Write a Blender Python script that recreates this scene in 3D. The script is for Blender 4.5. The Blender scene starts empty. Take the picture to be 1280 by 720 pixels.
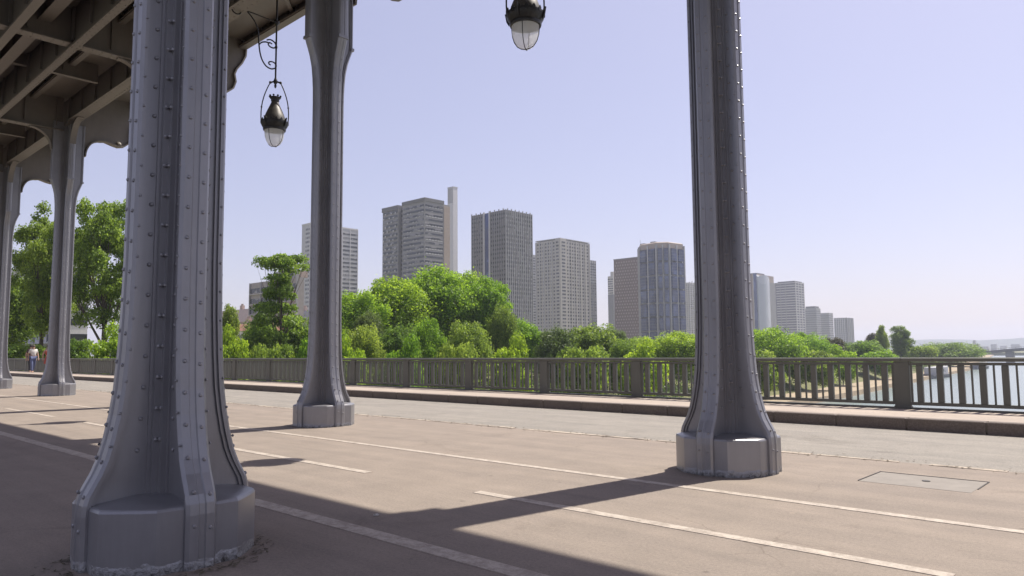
import bpy, math, random
import numpy as np
from mathutils import Vector, Matrix
from math import sin, cos, pi, radians, sqrt, atan2

random.seed(7)
SC = bpy.context.scene
COL = SC.collection
# ------------------------------------------------------------------ frame
# u runs along the bridge (away, to the far bank), v across it (towards the river railing), z up.
# World X = -u, Y = v.
PSI = 0.8204
F = 913.9
PITCH = 0.0878
ROLL = -0.0081
EYE = 1.2


def W(u, v, z=0.0):
    return Vector((-u, v, z))


def proj(u, v, z):
    X = -u * sin(PSI) + v * cos(PSI)
    Y = u * cos(PSI) + v * sin(PSI)
    Z = z - EYE
    Yc = Y * cos(PITCH) + Z * sin(PITCH)
    Zc = -Y * sin(PITCH) + Z * cos(PITCH)
    x = F * X / Yc
    y = -F * Zc / Yc
    return 640 + x * cos(ROLL) - y * sin(ROLL), 360 + x * sin(ROLL) + y * cos(ROLL)


def direction(px, py=440.0):
    xr = px - 640
    yr = py - 360
    X = xr * cos(ROLL) + yr * sin(ROLL)
    Y = -xr * sin(ROLL) + yr * cos(ROLL)
    yl = F * cos(PITCH) + Y * sin(PITCH)
    zl = F * sin(PITCH) - Y * cos(PITCH)
    u = -X * sin(PSI) + yl * cos(PSI)
    v = X * cos(PSI) + yl * sin(PSI)
    return u, v, zl


def at_dist(px, dist):
    """ground position in the compass direction of px, dist metres along the view axis"""
    u, v, _ = direction(px)
    dep = u * cos(PSI) + v * sin(PSI)
    return u / dep * dist, v / dep * dist


# ------------------------------------------------------------------ materials
def nmat(name):
    m = bpy.data.materials.new(name)
    m.use_nodes = True
    nt = m.node_tree
    b = nt.nodes['Principled BSDF']
    return m, nt, b


def node(nt, t, **kw):
    n = nt.nodes.new(t)
    for k, v in kw.items():
        setattr(n, k, v)
    return n


def setin(n, **kw):
    for k, v in kw.items():
        n.inputs[k.replace('_', ' ')].default_value = v


def noise(nt, scale, detail=4, rough=0.55, vec=None, dist=0.0):
    n = nt.nodes.new('ShaderNodeTexNoise')
    n.inputs['Scale'].default_value = scale
    n.inputs['Detail'].default_value = detail
    n.inputs['Roughness'].default_value = rough
    n.inputs['Distortion'].default_value = dist
    if vec:
        nt.links.new(vec, n.inputs['Vector'])
    return n.outputs['Fac']


def ramp(nt, fac, stops):
    r = nt.nodes.new('ShaderNodeValToRGB')
    e = r.color_ramp.elements
    while len(e) < len(stops):
        e.new(0.5)
    for i, (p, c) in enumerate(stops):
        e[i].position = p
        e[i].color = (*c, 1) if len(c) == 3 else c
    nt.links.new(fac, r.inputs['Fac'])
    return r.outputs['Color']


def mix(nt, fac, a, b, mode='MIX'):
    m = nt.nodes.new('ShaderNodeMix')
    m.data_type = 'RGBA'
    m.blend_type = mode
    for sock, val in ((m.inputs[0], fac), (m.inputs[6], a), (m.inputs[7], b)):
        if hasattr(val, 'is_linked') or hasattr(val, 'links'):
            nt.links.new(val, sock)
        elif isinstance(val, (int, float)):
            sock.default_value = val
        else:
            sock.default_value = (*val, 1)
    return m.outputs[2]


def objcoord(nt):
    return nt.nodes.new('ShaderNodeTexCoord').outputs['Object']


def worldpos(nt):
    return nt.nodes.new('ShaderNodeNewGeometry').outputs['Position']


def bump(nt, b, h, strength=0.3, dist=0.01):
    n = nt.nodes.new('ShaderNodeBump')
    n.inputs['Strength'].default_value = strength
    n.inputs['Distance'].default_value = dist
    nt.links.new(h, n.inputs['Height'])
    nt.links.new(n.outputs['Normal'], b.inputs['Normal'])
    return n


def simple(name, col, rough=0.7, var=0.15, scale=3.0, metallic=0.0, bmp=0.0, detail=4, spec=0.5):
    m, nt, b = nmat(name)
    f = noise(nt, scale, detail, 0.6, objcoord(nt))
    lo = tuple(c * (1 - var) for c in col)
    hi = tuple(min(1, c * (1 + var)) for c in col)
    c = ramp(nt, f, [(0.3, lo), (0.7, hi)])
    nt.links.new(c, b.inputs['Base Color'])
    b.inputs['Roughness'].default_value = rough
    b.inputs['Metallic'].default_value = metallic
    b.inputs['Specular IOR Level'].default_value = spec
    if bmp:
        bump(nt, b, noise(nt, scale * 4, 3, 0.6, objcoord(nt)), bmp, 0.01)
    return m


def paint_material(name, col, metallic=0.35, rough=0.42, peel=False):
    m, nt, b = nmat(name)
    pos = worldpos(nt)
    mp = node(nt, 'ShaderNodeMapping')
    mp.inputs['Scale'].default_value = (1, 1, 0.12)
    nt.links.new(pos, mp.inputs['Vector'])
    streak = noise(nt, 14, 5, 0.65, mp.outputs[0])
    blotch = noise(nt, 2.2, 5, 0.6, pos)
    c1 = ramp(nt, streak, [(0.25, tuple(c * .82 for c in col)), (0.6, col), (0.85, tuple(c * 1.12 for c in col))])
    c2 = mix(nt, 0.5, c1, ramp(nt, blotch, [(0.3, tuple(c * .8 for c in col)), (0.7, tuple(c * 1.15 for c in col))]))
    # scuffs and small chips
    chip = noise(nt, 38, 6, 0.75, pos)
    chipf = ramp(nt, chip, [(0.70, (0, 0, 0)), (0.74, (1, 1, 1))])
    c3 = mix(nt, chipf, c2, tuple(c * 0.55 for c in col))
    rust = ramp(nt, noise(nt, 11, 7, 0.8, pos), [(0.69, (0, 0, 0)), (0.73, (1, 1, 1))])
    c3 = mix(nt, rust, c3, (0.16, 0.12, 0.095))
    out = c3
    if peel:
        sep = node(nt, 'ShaderNodeSeparateXYZ')
        nt.links.new(pos, sep.inputs[0])
        wob = noise(nt, 9, 4, 0.6, pos)
        ad = node(nt, 'ShaderNodeMath', operation='MULTIPLY_ADD')
        nt.links.new(wob, ad.inputs[0])
        ad.inputs[1].default_value = -0.11
        nt.links.new(sep.outputs[2], ad.inputs[2])
        low = node(nt, 'ShaderNodeMapRange')
        nt.links.new(ad.outputs[0], low.inputs['Value'])
        low.inputs['From Min'].default_value = 0.0
        low.inputs['From Max'].default_value = -0.05
        wr = noise(nt, 26, 5, 0.7, pos, 1.2)
        dirt = ramp(nt, wr, [(0.35, (0.05, 0.045, 0.04)), (0.5, (0.22, 0.215, 0.21)), (0.7, (0.38, 0.375, 0.37))])
        out = mix(nt, low.outputs[0], c3, dirt)
        mul = node(nt, 'ShaderNodeMath', operation='MULTIPLY')
        nt.links.new(wr, mul.inputs[0])
        nt.links.new(low.outputs[0], mul.inputs[1])
        add = node(nt, 'ShaderNodeMath', operation='MULTIPLY_ADD')
        nt.links.new(blotch, add.inputs[0])
        add.inputs[1].default_value = 0.12
        nt.links.new(mul.outputs[0], add.inputs[2])
        bump(nt, b, add.outputs[0], 0.6, 0.03)
    else:
        bump(nt, b, noise(nt, 30, 4, 0.6, pos), 0.12, 0.004)
    nt.links.new(out, b.inputs['Base Color'])
    b.inputs['Metallic'].default_value = metallic
    rr = node(nt, 'ShaderNodeMapRange')
    nt.links.new(blotch, rr.inputs['Value'])
    rr.inputs['To Min'].default_value = rough - 0.08
    rr.inputs['To Max'].default_value = rough + 0.14
    nt.links.new(rr.outputs[0], b.inputs['Roughness'])
    return m


def asphalt(name, base, warm, speck=0.35, scale=1.0, cracks=True):
    m, nt, b = nmat(name)
    pos = worldpos(nt)
    big = noise(nt, 0.35 * scale, 5, 0.6, pos)
    mid = noise(nt, 2.3 * scale, 5, 0.65, pos)
    fine = noise(nt, 160, 3, 0.7, pos)
    c = mix(nt, big, base, warm)
    c = mix(nt, 0.35, c, ramp(nt, mid, [(0.3, tuple(x * .80 for x in base)), (0.7, tuple(x * 1.14 for x in warm))]))
    sp = ramp(nt, fine, [(0.28, (1 - speck,) * 3), (0.5, (1, 1, 1)), (0.72, (1 + speck,) * 3)])
    c = mix(nt, 1.0, c, sp, 'MULTIPLY')
    grit = noise(nt, 45, 4, 0.75, pos)
    c = mix(nt, 1.0, c, ramp(nt, grit, [(0.32, (0.84, 0.84, 0.84)), (0.5, (1, 1, 1)), (0.68, (1.13, 1.13, 1.13))]), 'MULTIPLY')
    stain = noise(nt, 0.9, 7, 0.72, pos, 0.8)
    c = mix(nt, 1.0, c, ramp(nt, stain, [(0.30, (0.80, 0.79, 0.78)), (0.42, (1, 1, 1)), (0.62, (1, 1, 1)), (0.75, (1.08, 1.07, 1.06))]), 'MULTIPLY')
    # stretched wear along the bridge
    mp = node(nt, 'ShaderNodeMapping')
    mp.inputs['Scale'].default_value = (0.25, 2.2, 1)
    nt.links.new(pos, mp.inputs['Vector'])
    wear = noise(nt, 1.3, 6, 0.65, mp.outputs[0])
    c = mix(nt, 1.0, c, ramp(nt, wear, [(0.3, (0.86, 0.86, 0.87)), (0.65, (1.07, 1.06, 1.05))]), 'MULTIPLY')
    # blots of old gum and oil
    vo = node(nt, 'ShaderNodeTexVoronoi', feature='F1')
    vo.inputs['Scale'].default_value = 2.1
    nt.links.new(pos, vo.inputs['Vector'])
    blot = ramp(nt, vo.outputs['Distance'], [(0.035, (0.72, 0.72, 0.72)), (0.06, (1, 1, 1))])
    c = mix(nt, 0.9, c, blot, 'MULTIPLY')
    vo2 = node(nt, 'ShaderNodeTexVoronoi', feature='F1')
    vo2.inputs['Scale'].default_value = 1.3
    mp3 = node(nt, 'ShaderNodeMapping')
    mp3.inputs['Location'].default_value = (3.3, 1.7, 0)
    nt.links.new(pos, mp3.inputs['Vector'])
    nt.links.new(mp3.outputs[0], vo2.inputs['Vector'])
    pale = ramp(nt, vo2.outputs['Distance'], [(0.02, (1.25, 1.22, 1.18)), (0.035, (1, 1, 1))])
    c = mix(nt, 0.8, c, pale, 'MULTIPLY')
    if cracks:
        dn = node(nt, 'ShaderNodeTexNoise')
        dn.inputs['Scale'].default_value = 1.8
        dn.inputs['Detail'].default_value = 5
        nt.links.new(pos, dn.inputs['Vector'])
        vadd = node(nt, 'ShaderNodeVectorMath', operation='MULTIPLY_ADD')
        nt.links.new(dn.outputs['Color'], vadd.inputs[0])
        vadd.inputs[1].default_value = (0.5, 0.5, 0.5)
        nt.links.new(pos, vadd.inputs[2])
        vc = node(nt, 'ShaderNodeTexVoronoi', feature='DISTANCE_TO_EDGE')
        vc.inputs['Scale'].default_value = 0.33
        nt.links.new(vadd.outputs[0], vc.inputs['Vector'])
        cr = ramp(nt, vc.outputs['Distance'], [(0.0, (0.72, 0.70, 0.68)), (0.003, (1, 1, 1))])
        gate = ramp(nt, noise(nt, 0.55, 2, 0.5, pos), [(0.54, (0, 0, 0)), (0.64, (1, 1, 1))])
        cr = mix(nt, gate, (1, 1, 1), cr)
        c = mix(nt, 0.8, c, cr, 'MULTIPLY')
    nt.links.new(c, b.inputs['Base Color'])
    b.inputs['Roughness'].default_value = 0.85
    b.inputs['Specular IOR Level'].default_value = 0.25
    bump(nt, b, fine, 0.35, 0.004)
    return m


M = {}
M['paint'] = paint_material('grey_steel_paint', (0.28, 0.274, 0.28), 0.45, 0.33, True)
M['deckpaint'] = paint_material('deck_steel_paint', (0.18, 0.157, 0.132), 0.1, 0.5)
M['railpaint'] = paint_material('railing_paint', (0.122, 0.122, 0.102), 0.1, 0.5)
M['asphalt'] = asphalt('promenade_asphalt', (0.232, 0.195, 0.162), (0.268, 0.222, 0.182), 0.24)
M['road'] = asphalt('road_asphalt', (0.228, 0.210, 0.184), (0.265, 0.240, 0.206), 0.5)
M['sidewalk'] = asphalt('sidewalk_asphalt', (0.35, 0.295, 0.245), (0.40, 0.335, 0.275), 0.12, cracks=False)


def kerb_mat():
    m, nt, b = nmat('kerb_granite')
    pos = worldpos(nt)
    f = noise(nt, 60, 5, 0.7, pos)
    c = ramp(nt, f, [(0.3, (0.10, 0.08, 0.064)), (0.5, (0.15, 0.12, 0.10)), (0.7, (0.22, 0.18, 0.15))])
    g = noise(nt, 1.4, 4, 0.6, pos)
    c = mix(nt, 1.0, c, ramp(nt, g, [(0.3, (0.8, 0.8, 0.8)), (0.7, (1.1, 1.08, 1.05))]), 'MULTIPLY')
    nt.links.new(c, b.inputs['Base Color'])
    b.inputs['Roughness'].default_value = 0.8
    bump(nt, b, f, 0.3, 0.004)
    return m


M['kerb'] = kerb_mat()


def line_mat():
    m, nt, b = nmat('road_marking_paint')
    pos = worldpos(nt)
    w = noise(nt, 9, 8, 0.82, pos)
    f2 = noise(nt, 120, 3, 0.7, pos)
    c = mix(nt, ramp(nt, w, [(0.40, (0, 0, 0)), (0.58, (1, 1, 1))]), (0.29, 0.24, 0.195), (0.47, 0.405, 0.335))
    c = mix(nt, 1, c, ramp(nt, f2, [(0.3, (.86, .86, .86)), (0.65, (1.05, 1.05, 1.05))]), 'MULTIPLY')
    nt.links.new(c, b.inputs['Base Color'])
    b.inputs['Roughness'].default_value = 0.75
    return m


M['line'] = line_mat()


def gutter_mat():
    m, nt, b = nmat('gutter_mortar')
    pos = worldpos(nt)
    w = noise(nt, 3.0, 6, 0.75, pos)
    c = ramp(nt, w, [(0.36, (0.10, 0.08, 0.055)), (0.43, (0.27, 0.225, 0.18)), (0.55, (0.44, 0.37, 0.29)), (0.75, (0.36, 0.30, 0.24))])
    nt.links.new(c, b.inputs['Base Color'])
    b.inputs['Roughness'].default_value = 0.9
    bump(nt, b, noise(nt, 30, 4, 0.7, pos), 0.5, 0.01)
    return m


M['gutter'] = gutter_mat()
M['concrete'] = simple('concrete_patch', (0.225, 0.2, 0.172), 0.85, 0.12, 5, bmp=0.2)
M['iron'] = simple('dark_iron', (0.05, 0.045, 0.04), 0.55, 0.25, 9, metallic=0.5)
M['lampiron'] = simple('lamp_iron', (0.035, 0.033, 0.03), 0.45, 0.3, 20, metallic=0.5)
M['lampcone'] = simple('lamp_cone_paint', (0.11, 0.10, 0.085), 0.45, 0.35, 12, metallic=0.3)


def glass_mat():
    m, nt, b = nmat('frosted_lamp_glass')
    b.inputs['Base Color'].default_value = (0.95, 0.94, 0.92, 1)
    b.inputs['Roughness'].default_value = 0.12
    b.inputs['Transmission Weight'].default_value = 0.8
    b.inputs['IOR'].default_value = 1.04
    b.inputs['Coat Weight'].default_value = 0.4
    tr = node(nt, 'ShaderNodeBsdfTranslucent')
    tr.inputs[0].default_value = (0.97, 0.96, 0.93, 1)
    mx = node(nt, 'ShaderNodeMixShader')
    mx.inputs[0].default_value = 0.45
    nt.links.new(b.outputs[0], mx.inputs[1])
    nt.links.new(tr.outputs[0], mx.inputs[2])
    nt.links.new(mx.outputs[0], nt.nodes['Material Output'].inputs['Surface'])
    return m


M['lampglass'] = glass_mat()


def leaf_mat(name, c1, c2, dark=(0.03, 0.05, 0.012), trans=0.38):
    m, nt, b = nmat(name)
    at = node(nt, 'ShaderNodeAttribute', attribute_name='tint')
    oi = node(nt, 'ShaderNodeObjectInfo')
    c = mix(nt, at.outputs['Fac'], c1, c2)
    hs = node(nt, 'ShaderNodeHueSaturation')
    nt.links.new(c, hs.inputs['Color'])
    mr = node(nt, 'ShaderNodeMapRange')
    nt.links.new(oi.outputs['Random'], mr.inputs['Value'])
    mr.inputs['To Min'].default_value = 0.485
    mr.inputs['To Max'].default_value = 0.515
    nt.links.new(mr.outputs[0], hs.inputs['Hue'])
    mv = node(nt, 'ShaderNodeMapRange')
    nt.links.new(oi.outputs['Random'], mv.inputs['Value'])
    mv.inputs['To Min'].default_value = 1.15
    mv.inputs['To Max'].default_value = 0.85
    nt.links.new(mv.outputs[0], hs.inputs['Value'])
    nt.links.new(hs.outputs[0], b.inputs['Base Color'])
    b.inputs['Roughness'].default_value = 0.5
    b.inputs['Specular IOR Level'].default_value = 0.35
    tr = node(nt, 'ShaderNodeBsdfTranslucent')
    ht = node(nt, 'ShaderNodeHueSaturation')
    nt.links.new(hs.outputs[0], ht.inputs['Color'])
    ht.inputs['Hue'].default_value = 0.49
    ht.inputs['Value'].default_value = 1.7
    nt.links.new(ht.outputs[0], tr.inputs[0])
    mx = node(nt, 'ShaderNodeMixShader')
    mx.inputs[0].default_value = trans
    nt.links.new(b.outputs[0], mx.inputs[1])
    nt.links.new(tr.outputs[0], mx.inputs[2])
    nt.links.new(mx.outputs[0], nt.nodes['Material Output'].inputs['Surface'])
    return m


M['leaf_bright'] = leaf_mat('leaf_bright', (0.10, 0.19, 0.012), (0.27, 0.42, 0.028), trans=.52)
M['leaf_mid'] = leaf_mat('leaf_mid', (0.080, 0.142, 0.017), (0.23, 0.33, 0.042), trans=.52)
M['leaf_dark'] = leaf_mat('leaf_dark', (0.058, 0.098, 0.022), (0.13, 0.185, 0.042), trans=.42)
M['leaf_brown'] = leaf_mat('leaf_brown', (0.06, 0.05, 0.02), (0.10, 0.10, 0.035), trans=.25)
M['bark'] = simple('bark', (0.085, 0.065, 0.048), 0.9, 0.35, 6, bmp=0.5)
M['grass'] = simple('bank_grass', (0.13, 0.13, 0.045), 0.95, 0.35, 0.8, bmp=0.3)


# ------------------------------------------------------------------ mesh builder
class MB:
    def __init__(s):
        s.v = []
        s.f = []
        s.mi = []

    def add(s, vs, fs, mi=0):
        o = len(s.v)
        s.v += [tuple(p) for p in vs]
        s.f += [tuple(i + o for i in f) for f in fs]
        s.mi += [mi] * len(fs)

    def box(s, x0, x1, y0, y1, z0, z1, mi=0, bev=0.0):
        if bev <= 0:
            vs = [(x, y, z) for x in (x0, x1) for y in (y0, y1) for z in (z0, z1)]
            fs = [(0, 1, 3, 2), (4, 6, 7, 5), (0, 4, 5, 1), (2, 3, 7, 6), (0, 2, 6, 4), (1, 5, 7, 3)]
            s.add(vs, fs, mi)
            return
        b = bev
        rings = []
        for z, i in ((z0, b), (z0 + b, 0), (z1 - b, 0), (z1, b)):
            X0, X1, Y0, Y1 = x0 + i, x1 - i, y0 + i, y1 - i
            c = b
            rings.append([(X0 + c, Y0, z), (X1 - c, Y0, z), (X1, Y0 + c, z), (X1, Y1 - c, z), (X1 - c, Y1, z), (X0 + c, Y1, z), (X0, Y1 - c, z), (X0, Y0 + c, z)])
        s.loft(rings, True, True, mi)

    def loft(s, rings, cap0=True, cap1=True, mi=0):
        n = len(rings[0])
        vs = [p for r in rings for p in r]
        fs = []
        for k in range(len(rings) - 1):
            for i in range(n):
                j = (i + 1) % n
                fs.append((k * n + i, k * n + j, (k + 1) * n + j, (k + 1) * n + i))
        if cap0:
            fs.append(tuple(range(n - 1, -1, -1)))
        if cap1:
            fs.append(tuple((len(rings) - 1) * n + i for i in range(n)))
        s.add(vs, fs, mi)

    def lathe(s, prof, c=(0, 0, 0), n=20, mi=0):
        rings = []
        for r, z in prof:
            rings.append([(c[0] + r * cos(2 * pi * i / n), c[1] + r * sin(2 * pi * i / n), c[2] + z) for i in range(n)])
        s.loft(rings, True, True, mi)

    def tube(s, pts, rad, n=8, mi=0):
        pts = [Vector(p) for p in pts]
        if not hasattr(rad, '__len__'):
            rad = [rad] * len(pts)
        rings = []
        up = None
        for i, p in enumerate(pts):
            a = pts[max(0, i - 1)]
            b = pts[min(len(pts) - 1, i + 1)]
            d = (b - a)
            if d.length < 1e-9:
                d = Vector((0, 0, 1))
            d.normalize()
            if up is None:
                up = d.orthogonal().normalized()
            up = (up - d * up.dot(d))
            if up.length < 1e-6:
                up = d.orthogonal()
            up.normalize()
            w = d.cross(up)
            rings.append([tuple(p + (up * cos(2 * pi * k / n) + w * sin(2 * pi * k / n)) * rad[i]) for k in range(n)])
        s.loft(rings, True, True, mi)

    def prism(s, poly, axis, a, b, mi=0):
        """poly of 2-d points extruded along axis ('x','y','z') from a to b"""
        def P(p, t):
            if axis == 'x':
                return (t, p[0], p[1])
            if axis == 'y':
                return (p[0], t, p[1])
            return (p[0], p[1], t)
        n = len(poly)
        vs = [P(p, a) for p in poly] + [P(p, b) for p in poly]
        fs = [tuple(range(n)), tuple(range(2 * n - 1, n - 1, -1))]
        for i in range(n):
            j = (i + 1) % n
            fs.append((i, i + n, j + n, j))
        s.add(vs, fs, mi)

    def ball(s, c, r, n=8, m=5, sz=None, mi=0):
        sz = sz or (1, 1, 1)
        rings = []
        for k in range(1, m):
            t = pi * k / m
            rings.append([(c[0] + r * sz[0] * sin(t) * cos(2 * pi * i / n), c[1] + r * sz[1] * sin(t) * sin(2 * pi * i / n), c[2] - r * sz[2] * cos(t)) for i in range(n)])
        s.loft(rings, True, True, mi)

    def rivet(s, p, nrm, r=0.012):
        nrm = Vector(nrm).normalized()
        a = nrm.orthogonal().normalized()
        b = nrm.cross(a)
        p = Vector(p)
        n = 7
        rings = []
        for rr, h in ((1.0, -0.1), (0.92, 0.45), (0.45, 0.9)):
            rings.append([tuple(p + (a * cos(2 * pi * i / n) + b * sin(2 * pi * i / n)) * r * rr + nrm * r * h) for i in range(n)])
        s.loft(rings, False, True)

    def mesh(s, name, mats, smooth=None):
        me = bpy.data.meshes.new(name)
        me.from_pydata(s.v, [], s.f)
        if not isinstance(mats, (list, tuple)):
            mats = [mats]
        for m in mats:
            me.materials.append(m)
        if len(mats) > 1:
            me.polygons.foreach_set('material_index', s.mi)
        if smooth is not None:
            me.polygons.foreach_set('use_smooth', [True] * len(s.f))
            me.set_sharp_from_angle(angle=radians(smooth))
        me.update()
        return me

    def build(s, name, mats, parent=None, smooth=None, loc=None):
        return link(name, s.mesh(name, mats, smooth), parent, loc)


def link(name, me, parent=None, loc=None):
    o = bpy.data.objects.new(name, me)
    COL.objects.link(o)
    if parent:
        o.parent = parent
    if loc is not None:
        o.location = loc
    return o


def tag(o, label=None, cat=None, group=None, kind=None):
    if label:
        o['label'] = label
    if cat:
        o['category'] = cat
    if group:
        o['group'] = group
    if kind:
        o['kind'] = kind
    return o


def thing(name, label, cat, loc=(0, 0, 0), rz=0, group=None):
    o = bpy.data.objects.new(name, None)
    COL.objects.link(o)
    o.location = loc
    o.rotation_euler = (0, 0, rz)
    return tag(o, label, cat, group)


def copy_tree(o, parent=None):
    c = o.copy()
    COL.objects.link(c)
    c.parent = parent
    for ch in [k for k in KIDS(o)]:
        copy_tree(ch, c)
    return c


def KIDS(o):
    return [x for x in bpy.data.objects if x.parent == o]


# ------------------------------------------------------------------ setting: bridge surfaces
V_GUT = 8.62
V_KERB = 12.11
KERB_H = 0.171
V_RAIL = 14.02
U0, U1 = -14.0, 82.0


def sheet(name, u0, u1, v0, v1, z, mat, nu=1):
    mb = MB()
    mb.box(-u1, -u0, v0, v1, z - 0.25, z)
    o = mb.build(name, mat)
    return tag(o, kind='structure')


sheet('promenade', U0, U1, -11.0, V_GUT, 0.0, M['asphalt'])
sheet('roadway', U0, U1, V_GUT, V_KERB, -0.004, M['road'])
sheet('sidewalk', U0, U1, V_KERB + 0.20, 14.45, KERB_H, M['sidewalk'])
# kerb stones one metre long with open joints
mb = MB()
k = -12.05
while k < U1:
    w = random.uniform(-0.004, 0.004)
    mb.box(-(k + 1.02 - 0.006), -(k + 0.006), V_KERB + w, V_KERB + 0.2, -0.2, KERB_H + 0.002 + random.uniform(-.002, .002), bev=0.012)
    k += 1.02
tag(mb.build('kerb', M['kerb']), kind='structure')
# ragged mortar line between promenade and roadway
mb = MB()
u = U0
while u < U1:
    w = random.uniform(0.03, 0.075)
    L = random.uniform(0.25, 0.9)
    mb.box(-(u + L), -u, V_GUT - w, V_GUT + w * 0.6, -0.01, 0.004 + random.uniform(0, .004))
    u += L + (random.uniform(0.0, 0.06) if random.random() < 0.7 else random.uniform(0.1, 0.3))
tag(mb.build('gutter_strip', M['gutter']), kind='structure')
# painted lines
mb = MB()


def marking(u0, u1, v, w):
    mb.box(-u1, -u0, v - w / 2, v + w / 2, -0.002, 0.004)


marking(U0, U1, 5.86, 0.095)
marking(U0, U1, 3.02, 0.14)
for a, b in ((1.02, 4.63), (6.2, 9.75), (11.3, 14.75), (16.6, 20.2), (21.8, 25.4), (27, 30.5), (32.2, 35.7), (37.4, 41), (-4.1, -0.6)):
    marking(a, b, 4.5, 0.10)
tag(mb.build('lane_markings', M['line']), kind='structure')
# body of the bridge below the surfaces
mb = MB()
mb.box(-U1, -U0, -11.2, 14.5, -1.6, -0.26)
for uu in (25, 55):
    mb.box(-uu - 2, -uu + 2, -11, 14.2, -11, -1.6)
tag(mb.build('bridge_deck', M['concrete']), kind='structure')

# manhole cover
mh = thing('manhole_cover', 'rectangular concrete filled manhole cover with thin dark frame set in the tan pavement', 'manhole cover', W(1.9, 7.49, 0))
mb = MB()
hw, hd = 0.46, 0.335
for (x0, x1, y0, y1) in ((-hw, hw, hd - .014, hd), (-hw, -hw + .010, -hd + .016, hd - .016), (hw - .008, hw, -hd + .2, hd - .016)):
    mb.box(x0, x1, y0, y1, -0.01, 0.006)
mb.build('frame', M['iron'], mh)
mb = MB()
mb.box(-hw + .015, hw - .015, -hd, hd - .017, -0.01, 0.002)
mb.build('cover_plate', M['concrete'], mh)
mb = MB()
mb.lathe([(0.035, 0), (0.035, 0.007), (0.02, 0.009)], (0.02, 0.03, 0), 12)
mb.build('lifting_socket', M['iron'], mh)

# litter
lt = MB()
lt.prism([(0, 0), (0.04, 0.002), (0.044, 0.012), (0.02, 0.016), (0.001, 0.011)], 'y', 0, 0.022)
o = lt.build('litter_scrap', simple('pale_scrap', (0.5, 0.47, 0.42), 0.6), None, loc=W(4.55, 3.35, 0.001))
tag(o, 'tiny pale crumpled scrap lying on the shaded asphalt near the shadow corner', 'litter')

def litter(name, label, n, place, size, mat, seed):
    rg = random.Random(seed)
    mb = MB()
    for k in range(n):
        u, v = place(rg)
        s = size * rg.uniform(.4, 1.3)
        a = rg.uniform(0, 6.28)
        p = W(u, v, .006)
        d = Vector((cos(a), sin(a), 0)) * s
        e = Vector((-sin(a), cos(a), 0)) * s * rg.uniform(.3, .7)
        h = s * rg.uniform(.1, .6)
        mb.add([p - d, p - e + Vector((0, 0, h * .3)), p + d + Vector((0, 0, h)), p + e + Vector((0, 0, h * .2))], [(0, 1, 2, 3)])
    return tag(mb.build(name, mat), label, name.replace('_', ' '), kind='stuff')


litter('leaf_litter', 'dry leaf bits gathered round the foot of the foreground column', 420,
       lambda r: (lambda a, q: (4.63 + cos(a) * q, 1.875 + sin(a) * q))(r.uniform(0, 6.28), .50 + abs(r.gauss(0, .06))), .016, simple('dry_leaf', (.10, .085, .05), .9, .4, 20), 3)
litter('road_grit', 'dark grit and leaf bits gathered along the kerb and gutter line', 1800,
       lambda r: (r.uniform(-1, 30), (V_KERB - abs(r.gauss(0, .10)) - .02) if r.random() < .45 else V_GUT + r.gauss(0, .10)), .020, simple('grit', (.12, .095, .065), .9, .5, 20), 4)

# ------------------------------------------------------------------ columns
WF, TF, TW, CO, LEG = 0.088, 0.040, 0.056, 0.098, 0.036


def arm_section(R):
    c = 0.018
    pts = [(CO, -CO), (CO + LEG, -CO), (CO + LEG, -TW - .012), (CO + LEG + .018, -TW - .012), (CO + LEG + .018, -TW), (R - TF - .022, -TW), (R - TF - .022, -TW - .016), (R - TF, -TW - .016), (R - TF, -WF), (R - c, -WF), (R, -WF + c), (R + .004, -0.022), (R - .004, -0.016), (R - .004, 0.016), (R + .004, 0.022), (R, WF - c), (R - c, WF), (R - TF, WF), (R - TF, TW + .016), (R - TF - .022, TW + .016), (R - TF - .022, TW), (CO + LEG + .018, TW), (CO + LEG + .018, TW + .012), (CO + LEG, TW + .012), (CO + LEG, CO)]
    return pts


PROFILE = [(-0.02, .495), (.30, .495), (.36, .49), (.41, .476), (.46, .45), (.52, .418), (.60, .386), (.72, .355), (.85, .330), (1.0, .310), (1.2, .296), (1.45, .285), (1.8, .278), (3.4, .273), (5.55, .271),
           (5.8, .275), (6.0, .286), (6.2, .306), (6.38, .346), (6.52, .392), (6.60, .422), (6.66, .440), (6.72, .448), (8.52, .448)]


def Rz(z):
    for (a, ra), (b, rb) in zip(PROFILE, PROFILE[1:]):
        if z <= b:
            t = (z - a) / (b - a)
            return ra + (rb - ra) * t
    return PROFILE[-1][1]


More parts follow.
